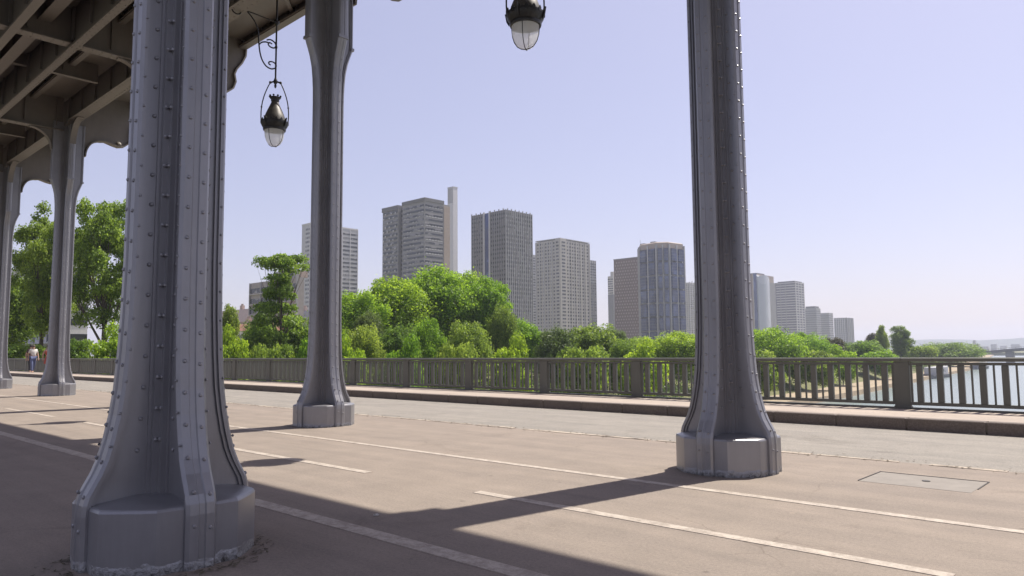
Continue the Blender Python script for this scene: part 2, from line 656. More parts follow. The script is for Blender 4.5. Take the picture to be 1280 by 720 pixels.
def make_column():
    root = thing('viaduct_column', 'x', 'column')
    mb = MB()
    rings = []
    for z, R in PROFILE:
        ring = []
        for q in range(4):
            for (x, y) in arm_section(R):
                a = q * pi / 2
                ring.append((x * cos(a) - y * sin(a), x * sin(a) + y * cos(a), z))
        rings.append(ring)
    mb.loft(rings, False, True)
    mb.build('shaft', M['paint'], root)
    # rivet rows
    rv = MB()
    for q in range(4):
        a = q * pi / 2
        ca, sa = cos(a), sin(a)

        def T(x, y, z):
            return (x * ca - y * sa, x * sa + y * ca, z)
        z = 0.22
        k = 0
        while z < 6.5:
            R = Rz(z)
            for s in (-1, 1):
                rv.rivet(T(R - 0.001, s * 0.046, z + (0.0 if s > 0 else 0.02)), T(1, 0, 0), 0.0132)
                if z > 0.42:
                    rv.rivet(T(R - TF / 2 - .004, s * (WF + 0.000), z + 0.09), T(0, s, 0), 0.009)
                    rv.rivet(T(CO + LEG + 0.042 + max(0, (R - .29) * .3), s * TW, z + 0.05), T(0, s, 0), 0.0140)
                    rv.rivet(T(CO + LEG * .55, s * CO, z + 0.11), T(0, s, 0), 0.0145)
            z += 0.185
    rv.build('rivets', M['paint'], root)
    # four plinth blocks that fill the notches at the foot
    pl = MB()
    for q in range(4):
        a = q * pi / 2
        ca, sa = cos(a), sin(a)
        base = [(0.05, 0.05), (0.462, 0.05), (0.462, 0.12), (0.458, 0.228), (0.446, 0.245), (0.38, 0.318), (0.318, 0.38), (0.262, 0.432), (0.235, 0.452), (0.205, 0.458), (0.12, 0.462), (0.05, 0.462)]

        def ringz(z, k):
            out = []
            for i, (x, y) in enumerate(base):
                x2, y2 = (x * k if x > .06 else x), (y * k if y > .06 else y)
                out.append((x2 * ca - y2 * sa, x2 * sa + y2 * ca, z))
            return out
        pl.loft([ringz(-0.02, 1.0), ringz(0.335, 1.0), ringz(0.349, 0.985), ringz(0.355, 0.965), ringz(0.385, 0.45)], False, True)
    pl.build('plinth', M['paint'], root, smooth=22)
    # capital bead
    cb = MB()
    for q in range(4):
        a = q * pi / 2
        ca, sa = cos(a), sin(a)
        for zz, h, e in ((6.66, 0.05, 0.012),):
            pts = [(CO + LEG, -TW - .01), (0.449 + e, -WF - e), (0.449 + e, WF + e), (CO + LEG, TW + .01)]
            pts = [(0.40, -WF - e), (0.449 + e, -WF - e), (0.449 + e, WF + e), (0.40, WF + e)]
            ring = [(x * ca - y * sa, x * sa + y * ca) for x, y in pts]
            cb.loft([[(x, y, zz) for x, y in ring], [(x, y, zz + h) for x, y in ring]])
    cb.build('capital_band', M['paint'], root)
    return root


SP = 7.37
US = [3.55 + SP * i for i in range(8)]
V_OUT, V_IN = 7.0, 1.8
proto = make_column()
proto.location = W(3.55, V_OUT)
labels = {
    0: 'grey riveted steel column beside the manhole cover, standing clear on the sunlit pavement',
    1: 'grey riveted steel column just beside the hanging lantern, between the two largest columns',
    2: 'grey riveted steel column of the outer row wholly behind the large foreground column',
    3: 'grey riveted steel column with scalloped bracket top, beside the walkers',
    4: 'distant grey steel column at the edge of view, next beyond the one near the walkers',
}
proto['label'] = labels[0]
G = 'riveted columns carrying the viaduct'
proto['group'] = G
for i in (1, 2, 3, 4):
    c = copy_tree(proto)
    c.location = W(US[i], V_OUT)
    c['label'] = labels[i]
near = copy_tree(proto)
near.location = W(4.68, 1.90)
near['label'] = 'largest grey riveted column in the shade, its foot in peeling paint, closest to the viewer'

# ------------------------------------------------------------------ viaduct deck
vd = thing('elevated_viaduct', 'brownish grey steel viaduct deck overhead with crossing plate girders and scalloped brackets', 'viaduct', W(20, 4.4, 8.2))
ORG = W(20, 4.4, 8.2)


def vpart(mb, name, mat=None, parent=None, smooth=None, absolute=True):
    mb.v = [(x - ORG.x, y - ORG.y, z - ORG.z) for x, y, z in mb.v]
    return mb.build(name, mat or M['deckpaint'], parent or vd, smooth)


VU0, VU1 = -8.0, US[7] + 2
ZT = 9.85


def igirder_u(v, zb, zt, fw, riv=True, stiff=1.23, u0=VU0, u1=VU1):
    mb = MB()
    mb.box(-u1, -u0, v - 0.015, v + 0.015, zb + 0.03, zt)
    mb.box(-u1, -u0, v - fw / 2, v + fw / 2, zb, zb + 0.03)
    mb.box(-u1, -u0, v - 0.09, v - 0.016, zb + 0.031, zb + 0.045)
    mb.box(-u1, -u0, v + 0.016, v + 0.09, zb + 0.031, zb + 0.045)
    mb.box(-u1, -u0, v + 0.016, v + 0.03, zb + 0.046, zb + 0.14)
    mb.box(-u1, -u0, v - 0.03, v - 0.016, zb + 0.046, zb + 0.14)
    uu = u0 + 0.3
    while uu < u1:
        for s in (-1, 1):
            mb.box(-uu - .012, -uu + .012, min(v + s * .031, v + s * .09), max(v + s * .031, v + s * .09), zb + 0.15, zt - .02)
        uu += stiff
    if riv:
        uu = u0
        while uu < min(u1, 34):
            for s in (-1, 1):
                mb.rivet((-uu, v + s * fw * .3, zb), (0, 0, -1), 0.016)
                mb.rivet((-uu - .1, v + s * .031, zb + .09), (0, s, 0), 0.016)
            uu += 0.2
    return mb


vpart(igirder_u(V_OUT, 8.50, ZT, 0.34), 'longitudinal_girder')
vpart(igirder_u(V_IN, 8.50, ZT, 0.34, False), 'longitudinal_girder')
vpart(igirder_u(5.0, 8.17, ZT, 0.17), 'longitudinal_girder')
vpart(igirder_u(3.8, 8.17, ZT, 0.17, False), 'longitudinal_girder')
vpart(igirder_u(4.4, 8.62, ZT, 0.26, False), 'stringer')
vpart(igirder_u(2.8, 8.9, ZT, 0.2, False), 'stringer')
vpart(igirder_u(6.0, 9.1, ZT, 0.14, False), 'stringer')
mb = MB()
mb.box(-VU1, -VU0, -0.30, 9.10, ZT, ZT + 0.12)
vpart(mb, 'deck_slab')


mb = MB()
mb.box(-VU1, -VU0, 5.05, 6.94, 9.30, 9.33)
mb.box(-VU1, -VU0, 7.06, 8.98, 9.64, 9.67)
mb.box(-VU1, -VU0, 4.72, 4.97, 9.10, 9.13)
vpart(mb, 'soffit_plate')


def cross(u, zb, fw, v0, v1, main=True):
    mb = MB()
    mb.box(-u - .014, -u + .014, v0, v1, zb + .03, ZT - .002)
    mb.box(-u - fw / 2, -u + fw / 2, v0, v1, zb, zb + .028)
    for s in (-1, 1):
        a, b = sorted((-u + s * .015, -u + s * .03))
        mb.box(a, b, v0, v1, zb + .03, zb + .13)
        vv = v0 + .4
        while vv < v1 - .1:
            a, b = sorted((-u + s * .031, -u + s * .085))
            mb.box(a, b, vv - .01, vv + .01, zb + .14, ZT - .03)
            vv += 0.85
    if main:
        vv = v0
        while vv < v1:
            for s in (-1, 1):
                mb.rivet((-u + s * fw * .3, vv, zb), (0, 0, -1), .016)
            vv += .2
    return mb


for i in range(-1, 8):
    uu = 3.55 + SP * i
    vpart(cross(uu, 8.24, 0.30, V_IN + .18, V_OUT - .18), 'cross_girder')
    um = uu + SP / 2
    if i < 7:
        vpart(cross(um, 8.78, 0.14, V_IN + .18, V_OUT - .35, False), 'cross_beam')
    for q in (SP * .25, SP * .75):
        if i < 7:
            vpart(cross(uu + q, 9.35, 0.1, V_IN + .18, V_OUT - .25, False), 'cross_beam')


def arc_gusset(mb, cx, cy, dx, dy, z_low, r, reach0, fw=.17):
    """quarter-round gusset from a column face (offset reach0) out along (dx,dy); top at z_low + r"""
    n = 10
    pts = []
    for k in range(n + 1):
        t = pi / 2 * k / n
        pts.append((reach0 + r * (1 - cos(t)), z_low + r * sin(t)))

    def P(s, z, w):
        return (cx + dx * s - dy * w, cy + dy * s + dx * w, z)
    th = 0.02
    web = [P(a, b, -th) for a, b in pts] + [P(reach0 - .02, z_low + r, -th)]
    web2 = [P(a, b, th) for a, b in pts] + [P(reach0 - .02, z_low + r, th)]
    m = len(web)
    fs = [tuple(range(m)), tuple(range(2 * m - 1, m - 1, -1))] + [(i, i + m, (i + 1) % m + m, (i + 1) % m) for i in range(m)]
    mb.add(web + web2, fs)
    rings = []
    for k, (a, b) in enumerate(pts):
        t = pi / 2 * k / n
        nx, nz = cos(t), -sin(t)
        rings.append([P(a, b, -fw / 2), P(a, b, fw / 2), P(a + nx * .028, b + nz * .028, fw / 2), P(a + nx * .028, b + nz * .028, -fw / 2)])
    mb.loft(rings)


for i in range(0, 8):
    for (vv, outw) in ((V_OUT, 1), (V_IN, -1)):
        uu = US[i]
        mb = MB()
        arc_gusset(mb, -uu, vv, 1, 0, 7.80, .70, .452)
        arc_gusset(mb, -uu, vv, -1, 0, 7.80, .70, .452)
        arc_gusset(mb, -uu, vv, 0, -outw, 7.62, .62, .452)
        mb.box(-uu - .46, -uu + .46, vv - .16, vv + .16, 8.42, 8.499)
        vpart(mb, 'corner_gusset')
        # scalloped outer bracket
        mb = MB()
        prof = [(.452, 7.55)]
        for k in range(1, 9):
            t = pi / 2 * k / 8
            prof.append((.452 + .50 * (1 - cos(t)), 7.55 + .62 * sin(t)))
        prof += [(1.05, 8.19), (1.30, 8.12), (1.46, 8.09), (1.62, 8.13), (1.74, 8.24), (1.80, 8.42), (1.76, 8.62), (1.82, 8.78), (1.96, 8.98), (2.06, 9.20), (2.07, 9.38)]

        def P(s, z, w):
            return (-uu + w, vv + outw * s, z)
        th = .03
        top = [(2.07, ZT - .005), (.1, ZT - .005), (.1, 7.9), (.44, 7.55)]
        a = [P(s, z, -th) for s, z in prof + top]
        b = [P(s, z, th) for s, z in prof + top]
        m = len(a)
        fs = [tuple(range(m)), tuple(range(2 * m - 1, m - 1, -1))] + [(q, q + m, (q + 1) % m + m, (q + 1) % m) for q in range(m)]
        mb.add(a + b, fs)
        rings = []
        for k, (s, z) in enumerate(prof):
            p0 = prof[max(0, k - 1)]
            p1 = prof[min(len(prof) - 1, k + 1)]
            tx, tz = p1[0] - p0[0], p1[1] - p0[1]
            L = math.hypot(tx, tz)
            nx, nz = tz / L, -tx / L
            rings.append([P(s, z, -.12), P(s, z, .12), P(s + nx * .04, z + nz * .04, .12), P(s + nx * .04, z + nz * .04, -.12)])
        mb.loft(rings)
        mb.ball(P(1.46, 8.14, 0), .10, 10, 6, (1.6, 1, 1))
        vpart(mb, 'outer_bracket', None, smooth=35)

for vv, sgn in ((9.06, 1), (-0.26, -1)):
    mb = MB()
    mb.box(-VU1, -VU0, vv - .02, vv + .02, 9.42, ZT - .002)
    mb.box(-VU1, -VU0, vv - .14, vv + .05, 9.39, 9.42)
    mb.box(-VU1, -VU0, vv - .16, vv - .021, 9.421, 9.45)
    mb.box(-VU1, -VU0, vv - .04, vv - .021, 9.46, 9.58)
    mb.box(-VU1, -VU0, vv - .02, vv + .09, ZT + .12, ZT + .30)
    # row of small dentils and stiffeners on the inner face
    uu = VU0
    while uu < min(VU1, 40):
        mb.box(-uu - .02, -uu + .02, vv - .10, vv - .021, 9.59, ZT - .01)
        uu += .46
    vpart(mb, 'edge_beam')
# bracing of the outer soffit around the lantern supports
for i in range(-1, 7):
    um = 3.55 + SP * i + SP / 2 - .1
    mb = MB()
    for (a, b) in (((um, 7.1), (um, 9.0)), ((um, 7.94), (um - 1.3, 7.1)), ((um, 7.94), (um + 1.3, 7.1)), ((um, 7.94), (um - 1.2, 9.0)), ((um, 7.94), (um + 1.2, 9.0))):
        p0 = W(a[0], a[1], 9.40)
        p1 = W(b[0], b[1], 9.40)
        d = (p1 - p0).normalized()
        n = Vector((-d.y, d.x, 0)) * .05
        zz = 9.5 if a[0] == b[0] else 9.56
        vs = [p0 - n, p1 - n, p1 + n, p0 + n]
        mb.loft([[(p.x, p.y, zz) for p in vs], [(p.x, p.y, zz + .05) for p in vs]])
    vpart(mb, 'soffit_brace')

# ------------------------------------------------------------------ lanterns
def make_lantern(u, v, zb):
    root = thing('hanging_lantern', 'x', 'lantern', W(u, v, zb), group='lanterns hanging under the viaduct edge')
    gl = MB()
    gl.lathe([(0.015, 0.0), (0.07, 0.012), (0.125, 0.05), (0.17, 0.12), (0.198, 0.21), (0.21, 0.32), (0.212, 0.42), (0.205, 0.43)], n=28)
    g = gl.build('glass_globe', M['lampglass'], root, smooth=60)
    rb = MB()
    for q in range(4):
        a = q * pi / 2 + .5
        pr = [(0.0, -0.004), (0.07, 0.006), (0.13, 0.046), (0.176, 0.118), (0.204, 0.21), (0.216, 0.32), (0.218, 0.44)]
        rb.tube([(r * cos(a), r * sin(a), z) for r, z in pr], 0.0065, 6)
    rb.build('globe_cage', M['lampiron'], root, smooth=60)
    col = MB()
    col.lathe([(0.20, 0.345), (0.235, 0.35), (0.245, 0.38), (0.24, 0.40), (0.275, 0.46), (0.295, 0.52), (0.29, 0.545), (0.25, 0.55), (0.2, 0.52)], n=28)
    for q in range(16):
        a = 2 * pi * q / 16
        col.prism([(-.022, .50), (.022, .50), (.026, .56), (0, .595), (-.026, .56)], 'y', 0.285, 0.297)
        n = 10
        for j in range(len(col.v) - n, len(col.v)):
            x, y, z = col.v[j]
            col.v[j] = (x * cos(a) - y * sin(a), x * sin(a) + y * cos(a), z)
    for q in range(4):
        a = q * pi / 2 + .35
        col.prism([(.27, .40), (.31, .47), (.335, .60), (.315, .60), (.295, .52), (.27, .52)], 'y', -.012, .012)
        n = 12
        for j in range(len(col.v) - n, len(col.v)):
            x, y, z = col.v[j]
            col.v[j] = (x * cos(a) - y * sin(a), x * sin(a) + y * cos(a), z)
    col.build('collar', M['lampiron'], root, smooth=40)
    cn = MB()
    cn.lathe([(0.24, 0.54), (0.235, 0.60), (0.205, 0.69), (0.165, 0.79), (0.12, 0.89), (0.085, 0.97), (0.075, 1.0), (0.06, 1.01)], n=28)
    cn.build('hood', M['lampcone'], root, smooth=60)
    cr = MB()
    cr.lathe([(0.07, 0.99), (0.09, 1.02), (0.085, 1.05), (0.12, 1.09), (0.125, 1.10), (0.05, 1.10)], n=20)
    for q in range(8):
        a = 2 * pi * q / 8
        cr.ball((0.118 * cos(a), 0.118 * sin(a), 1.125), 0.024, 6, 4)
    cr.build('crown', M['lampiron'], root, smooth=60)
    ho = MB()
    for s in (-1, 1):
        # hoop lies in the plane facing the viewer along the bridge diagonal
        a = radians(53)
        pts = []
        for k in range(9):
            t = k / 8
            r = 0.285 * (1 - t) ** 0.0 * (1 - 0.62 * t ** 2.2) + 0.02 * sin(pi * t)
            pts.append((s * r * cos(a), s * r * sin(a), 0.54 + 0.90 * t))
        ho.tube(pts, 0.0125, 6)
        ho.ball(pts[3], 0.022, 6, 4)
        ho.ball(pts[-1], 0.032, 8, 5)
    a = radians(53)
    e = 0.285 * .38
    ho.tube([(-e * cos(a), -e * sin(a), 1.44), (0, 0, 1.47), (e * cos(a), e * sin(a), 1.44)], 0.02, 6)
    ho.build('suspension_hoop', M['lampiron'], root, smooth=60)
    po = MB()
    po.lathe([(0.004, 1.31), (0.02, 1.33), (0.028, 1.37), (0.02, 1.40), (0.045, 1.44), (0.045, 1.48), (0.025, 1.53), (0.019, 1.56), (0.019, 2.2), (0.03, 2.25), (0.019, 2.3), (0.019, 2.75), (0.06, 2.80), (0.06, 2.84), (0.02, 2.86), (0.02, 3.82)], n=12)
    po.build('drop_rod', M['lampiron'], root, smooth=50)
    sc = MB()

    def sp(pts, r=0.016):
        sc.tube([(0, dv, z) for dv, z in pts], r, 6)

    def cv(p):
        return ((p[0] - 345) / 40.0, (183 - p[1]) / 58.0)
    outer = [(306, 21), (309.5, 19.5), (311.5, 23), (308.5, 26.5), (304.5, 24.5), (303.5, 19), (307, 15.2), (312, 15.4), (318, 19.5), (323, 26), (326.5, 34), (328, 45), (328.6, 55), (329.8, 66), (332, 75), (336, 81.5), (341, 83), (345, 80)]
    low = [(345, 80), (345.3, 76), (342.5, 73.4), (339, 74.3), (338.2, 77), (340, 78.3)]
    up = [(328.6, 57), (331, 52.5), (335, 50), (338.5, 50)]
    up2 = [(345, 51), (343.5, 47), (339.5, 45), (336, 47)]
    up3 = [(345, 51), (343, 54.5), (339.5, 54.6), (337.3, 52), (338.5, 49.3), (341, 50)]

    def smooth(pl):
        out = []
        for i in range(len(pl) - 1):
            p0, p1, p2, p3 = pl[max(0, i - 1)], pl[i], pl[i + 1], pl[min(len(pl) - 1, i + 2)]
            for k in range(3):
                t = k / 3
                out.append(tuple(0.5 * ((2 * p1[j]) + (-p0[j] + p2[j]) * t + (2 * p0[j] - 5 * p1[j] + 4 * p2[j] - p3[j]) * t * t + (-p0[j] + 3 * p1[j] - 3 * p2[j] + p3[j]) * t ** 3) for j in (0, 1)))
        out.append(pl[-1])
        return out
    for pl in (outer, low, up, up2, up3):
        sp([cv(p) for p in smooth(pl)])
    sc.tube([(0, 0, 2.82), (0, -.5, 2.84), (0, -.94, 2.84)], .014, 6)
    sc.build('scroll_bracket', M['lampiron'], root, smooth=60)
    return root


LU = [7.08, 14.50]
l0 = make_lantern(LU[0], 7.94, 5.74)
l0['label'] = 'iron lantern with glass globe seen alone against open sky, cut by the frame top'
l1 = copy_tree(l0)
l1.location = W(LU[1], 7.94, 5.74)
l1['label'] = 'dark iron lantern with its scroll bracket and hoop, hanging beside a column'

# ------------------------------------------------------------------ railing
rl = thing('bridge_railing', 'dark olive steel railing with wide and thin upright bars between posts along the sidewalk', 'railing', W(20, V_RAIL, KERB_H))
RO = W(20, V_RAIL, KERB_H)
PU0, PSP = 3.79, 2.73
posts = [PU0 + PSP * k for k in range(-5, 29)]
mbp = MB()
mbp.box(-.125, .125, -.05, .05, 0, .812, bev=.008)
mbp.box(-.135, .135, -.062, .062, 0, .05, bev=.006)
post_me = mbp.mesh('post', M['railpaint'])
mbc = MB()
wbay = PSP - .25
mbc.box(-wbay / 2, wbay / 2, -.04, .04, .07, .125)
mbc.box(-wbay / 2, wbay / 2, -.05, .05, -.01, .03)
mbc.box(-wbay / 2, wbay / 2, -.03, .03, .755, .80)
nb = 8
for k in range(nb):
    x = -wbay / 2 + wbay * (k + .5) / nb
    mbc.box(x - .047, x + .047, -.04, .04, .126, .754, bev=.006)
for k in range(nb + 1):
    x = -wbay / 2 + wbay * k / nb
    x = max(-wbay / 2 + .025, min(wbay / 2 - .025, x))
    mbc.box(x - .014, x + .014, -.014, .014, .126, .754)
panel_me = mbc.mesh('baluster_panel', M['railpaint'])
for k, pu in enumerate(posts):
    p = W(pu, V_RAIL, KERB_H) - RO
    link('post', post_me, rl, p)
    if k < len(posts) - 1:
        link('baluster_panel', panel_me, rl, W(pu + PSP / 2, V_RAIL, KERB_H) - RO)
hr = MB()
for a, b in zip(posts, posts[1:]):
    x0, x1 = -(b - .004) - RO.x, -(a + .004) - RO.x
    n = 1
    prof = [(-.06, .815), (.06, .815), (.065, .83), (.065, .868), (.045, .885), (-.045, .885), (-.065, .868), (-.065, .83)]
    hr.loft([[(x0, y, z) for y, z in prof], [(x1, y, z) for y, z in prof]])
hr.build('handrail', M['railpaint'], rl)

# ------------------------------------------------------------------ terrain, water, hills
def ub(v):
    return 54 + max(0, v - 150) * .10 + max(0, v - 400) * .06


WATER = -9.0


def ground_z(u, v):
    d = u - ub(v)
    pts = [(-3, -12), (0, -9.2), (0.3, -8.0), (9, -7.9), (14, -6.4), (26, -4.0), (40, -1.2), (48, -0.35), (2000, -0.35)]
    for (a, za), (b, zb) in zip(pts, pts[1:]):
        if d <= b:
            return za + (zb - za) * (d - a) / (b - a)
    return pts[-1][1]


def bank_mesh():
    ds = [-3, 0, .3, 3, 6, 9, 11, 14, 20, 26, 33, 40, 48, 80, 150, 300, 600, 1200, 2500]
    vs = list(range(-120, 700, 20)) + [750, 850, 1000, 1200, 1500]
    V, Fc, mi = [], [], []
    for v in vs:
        for d in ds:
            u = ub(v) + d
            V.append((-u, v, ground_z(u, v) + (random.uniform(-.15, .15) if 9 < d < 40 else 0)))
    n = len(ds)
    for j in range(len(vs) - 1):
        for i in range(n - 1):
            Fc.append((j * n + i, j * n + i + 1, (j + 1) * n + i + 1, (j + 1) * n + i))
            mi.append(0 if i < 5 else 1)
    me = bpy.data.meshes.new('river_bank')
    me.from_pydata(V, [], Fc)
    me.materials.append(simple('quay_stone', (0.30, 0.235, 0.15), 0.9, 0.25, .6))
    me.materials.append(M['grass'])
    me.polygons.foreach_set('material_index', mi)
    return tag(link('river_bank', me), kind='structure')


bank_mesh()


def water_mat():
    m, nt, b = nmat('river_water')
    b.inputs['Base Color'].default_value = (0.20, 0.235, 0.225, 1)
    b.inputs['Roughness'].default_value = 0.22
    b.inputs['IOR'].default_value = 1.33
    pos = worldpos(nt)
    mp = node(nt, 'ShaderNodeMapping')
    mp.inputs['Scale'].default_value = (1, 0.6, 1)
    nt.links.new(pos, mp.inputs['Vector'])
    bump(nt, b, noise(nt, 1.1, 5, 0.6, mp.outputs[0]), 0.8, 0.12)
    return m


mb = MB()
mb.box(-2600, 1500, -300, 7000, WATER - 4, WATER)
tag(mb.build('water', water_mat()), kind='structure')
# land closing the river bend and the far hills
mb = MB()
mb.box(-2600, 1500, 1250, 7000, WATER - 3, WATER + 4)
tag(mb.build('ground', M['grass']), kind='structure')


def hills():
    V, Fc = [], []
    nx = 90
    rows = [(0, 0), (250, .35), (600, .8), (1000, 1.0), (1600, .9)]
    for j, (dy, hf) in enumerate(rows):
        for i in range(nx):
            t = i / (nx - 1)
            x = -5200 + 6200 * t
            h = 62 + 12 * sin(t * 9) + 9 * sin(t * 23 + 1) + 5 * sin(t * 61)
            h += 34 * max(0, min(1, (t - .55) * 2.2))
            V.append((x, 4300 + dy + 150 * sin(t * 7), WATER + 3 + h * hf + random.uniform(-2, 2) * (hf > 0)))
    for j in range(len(rows) - 1):
        for i in range(nx - 1):
            Fc.append((j * nx + i, j * nx + i + 1, (j + 1) * nx + i + 1, (j + 1) * nx + i))
    me = bpy.data.meshes.new('hills')
    me.from_pydata(V, [], Fc)
    me.materials.append(simple('hill_woods', (0.035, 0.045, 0.03), 0.95, 0.5, .012))
    return tag(link('hills', me), kind='structure')


hills()

# ------------------------------------------------------------------ trees
def crown_mesh(name, seed, H, Wd, z0, n, leaf, mat, nl=34, lobe=(.22, .36), squash=1.0, shell=.55, top_bias=0.0, hollow=0.6, lobes=None, jitter=1.5, core=0):
    rng = np.random.default_rng(seed)
    zc = (H + z0) / 2
    rz = (H - z0) / 2
    rx = Wd / 2
    L = []
    if lobes is None:
        for k in range(nl):
            d = rng.normal(size=3)
            d /= np.linalg.norm(d)
            r = rng.uniform(hollow - .25, hollow + .22)
            lr = rng.uniform(*lobe)
            cx, cy, cz = d[0] * r * rx * .95, d[1] * r * rx * .95, zc + d[2] * r * rz * .95
            if top_bias:
                cz = z0 + (cz - z0) * 1.0
            L.append((cx, cy, cz, lr * rx * rng.uniform(.8, 1.15), lr * min(rx, rz) * squash * rng.uniform(.75, 1.1)))
        if core:
            for k in range(3):
                L.append((rng.uniform(-.1, .1) * rx, rng.uniform(-.1, .1) * rx, zc + rng.uniform(-.12, .02) * rz, core * rx, core * rz))
    else:
        L = lobes
    L = np.array(L)
    area = L[:, 3] * L[:, 4]
    cnt = rng.multinomial(n, area / area.sum())
    P, N, T = [], [], []
    for (cx, cy, cz, r, rv), c in zip(L, cnt):
        d = rng.normal(size=(c, 3))
        d /= np.linalg.norm(d, axis=1)[:, None]
        # fewer leaves underneath
        flip = (d[:, 2] < -.2) & (rng.random(c) < .6)
        d[flip, 2] *= -1
        ph = rng.uniform(0, 6.28, 6)
        rough = 1 + .16 * np.sin(4 * d[:, 0] + ph[0]) * np.sin(4 * d[:, 1] + ph[1]) + .13 * np.sin(8 * d[:, 2] + ph[2] + 5 * d[:, 0]) + .10 * np.sin(13 * d[:, 1] + ph[3] + 9 * d[:, 2])
        rr = (1 - shell * rng.random(c) ** 2.2) * rough
        rr += (rng.random(c) < .06) * rng.uniform(.03, .22, c)
        p = d * rr[:, None] * np.array([r, r, rv]) + np.array([cx, cy, cz])
        nn = d * 1.0 + rng.normal(size=(c, 3)) * jitter * .7 + np.array([0, 0, .45])
        nn /= np.linalg.norm(nn, axis=1)[:, None]
        P.append(p)
        N.append(nn)
        T.append(np.clip(rng.uniform(.2, .8) + rng.normal(size=c) * .38, 0, 1))
    P = np.concatenate(P)
    N = np.concatenate(N)
    T = np.concatenate(T)
    m = len(P)
    a = np.cross(N, rng.normal(size=(m, 3)))
    a /= np.linalg.norm(a, axis=1)[:, None]
    b = np.cross(N, a)
    s = leaf * rng.uniform(.6, 1.25, m)[:, None]
    # folded four-cornered leaf sprig
    q = np.stack([P - a * s * .55, P - b * s * .38 + N * s * .10, P + a * s * .55, P + b * s * .38 + N * s * .06], 1).reshape(-1, 3)
    me = bpy.data.meshes.new(name)
    me.vertices.add(4 * m)
    me.vertices.foreach_set('co', q.astype(np.float32).ravel())
    me.loops.add(4 * m)
    me.loops.foreach_set('vertex_index', np.arange(4 * m, dtype=np.int32))
    me.polygons.add(m)
    me.polygons.foreach_set('loop_start', np.arange(0, 4 * m, 4, dtype=np.int32))
    me.polygons.foreach_set('loop_total', np.full(m, 4, dtype=np.int32))
    me.update(calc_edges=True)
    at = me.attributes.new('tint', 'FLOAT', 'FACE')
    at.data.foreach_set('value', T.astype(np.float32))
    me.materials.append(mat)
    return me, L


def trunk_mesh(name, seed, H, z0, L, r0, forks=7, lean=0.0):
    rnd = random.Random(seed)
    mb = MB()
    top = z0 + (H - z0) * .55
    pts, rs = [], []
    n = 7
    for k in range(n + 1):
        t = k / n
        pts.append((lean * t * t + .12 * sin(3 * t + seed), .10 * sin(4 * t + seed * 2), -0.4 + (top + .4) * t))
        rs.append(r0 * (1.25 if k == 0 else 1) * (1 - .72 * t))
    mb.tube(pts, rs, 9)
    order = sorted(range(len(L)), key=lambda i: -L[i][3])[:forks * 2]
    for i in order:
        cx, cy, cz = L[i][:3]
        t = rnd.uniform(.35, .95)
        k = min(n - 1, int(t * n))
        p0 = Vector(pts[k])
        p3 = Vector((cx, cy, cz + L[i][4] * .4))
        if p3.z < p0.z + .3:
            p0 = Vector(pts[max(1, k - 3)])
        mid = p0.lerp(p3, .45) + Vector((rnd.uniform(-.3, .3), rnd.uniform(-.3, .3), rnd.uniform(-.1, .5)))
        br = rs[k] * .55
        mb.tube([p0, p0.lerp(mid, .5), mid, mid.lerp(p3, .5) + Vector((0, 0, .15)), p3], [br, br * .8, br * .6, br * .4, br * .15], 6)
        for q in range(3):
            d = Vector((rnd.uniform(-1, 1), rnd.uniform(-1, 1), rnd.uniform(-.2, 1))) * L[i][3] * .9
            mb.tube([mid, mid.lerp(p3, .5) + d * .4, p3 + d], [br * .4, br * .25, br * .06], 5)
    return mb.mesh(name, M['bark'], smooth=50)


KINDS = {}


def kind(key, mat, H, Wd, z0, n, leaf, seed, r0, nl=34, **kw):
    cm, L = crown_mesh('crown', seed, H, Wd, z0, n, leaf, M[mat], nl, **kw)
    tm = trunk_mesh('trunk', seed, H, z0, L, r0)
    KINDS[key] = (cm, tm, H, Wd)


kind('round_a', 'leaf_bright', 16, 13, 1.8, 46000, .31, 1, .30, nl=95, lobe=(.12, .25), core=.72)
kind('round_b', 'leaf_bright', 16, 14, 1.5, 46000, .31, 2, .30, nl=105, lobe=(.11, .23), core=.72)
kind('round_c', 'leaf_mid', 14, 11, 1.2, 34000, .29, 3, .26, nl=80, lobe=(.13, .26), core=.72)
kind('round_d', 'leaf_mid', 13, 12, 1.0, 34000, .28, 4, .24, nl=85, lobe=(.12, .25), core=.72)
kind('dark_a', 'leaf_dark', 12, 9, .6, 28000, .25, 5, .24, nl=70, lobe=(.14, .27), core=.7)
kind('low_a', 'leaf_bright', 7, 9, .1, 15000, .30, 6, .12, nl=30, lobe=(.2, .36))
kind('low_b', 'leaf_mid', 6, 9, .1, 15000, .28, 7, .12, nl=30, lobe=(.2, .36))
kind('brown', 'leaf_brown', 10, 8, 1.0, 12000, .30, 8, .2, nl=28)
kind('column', 'leaf_mid', 14, 4.2, .4, 13000, .28, 9, .16, nl=30, lobe=(.4, .6), squash=1.6)
kind('poplar', 'leaf_mid', 18, 5.6, 1, 26000, .26, 10, .2, nl=60, lobe=(.22, .4), squash=1.9, hollow=.65)
kind('dome', 'leaf_mid', 9, 16, .2, 36000, .28, 11, .2, nl=100, lobe=(.10, .2), core=.75)
kind('dome_b', 'leaf_bright', 10, 15, .2, 44000, .27, 12, .25, nl=110, lobe=(.10, .2), core=.75)
kind('airy', 'leaf_mid', 20, 13.5, 2.6, 44000, .27, 13, .38, nl=130, lobe=(.10, .19), hollow=.62, shell=.8)
kind('airy_b', 'leaf_mid', 19, 12, 2.0, 40000, .27, 14, .34, nl=110, lobe=(.11, .20), hollow=.6, shell=.8)
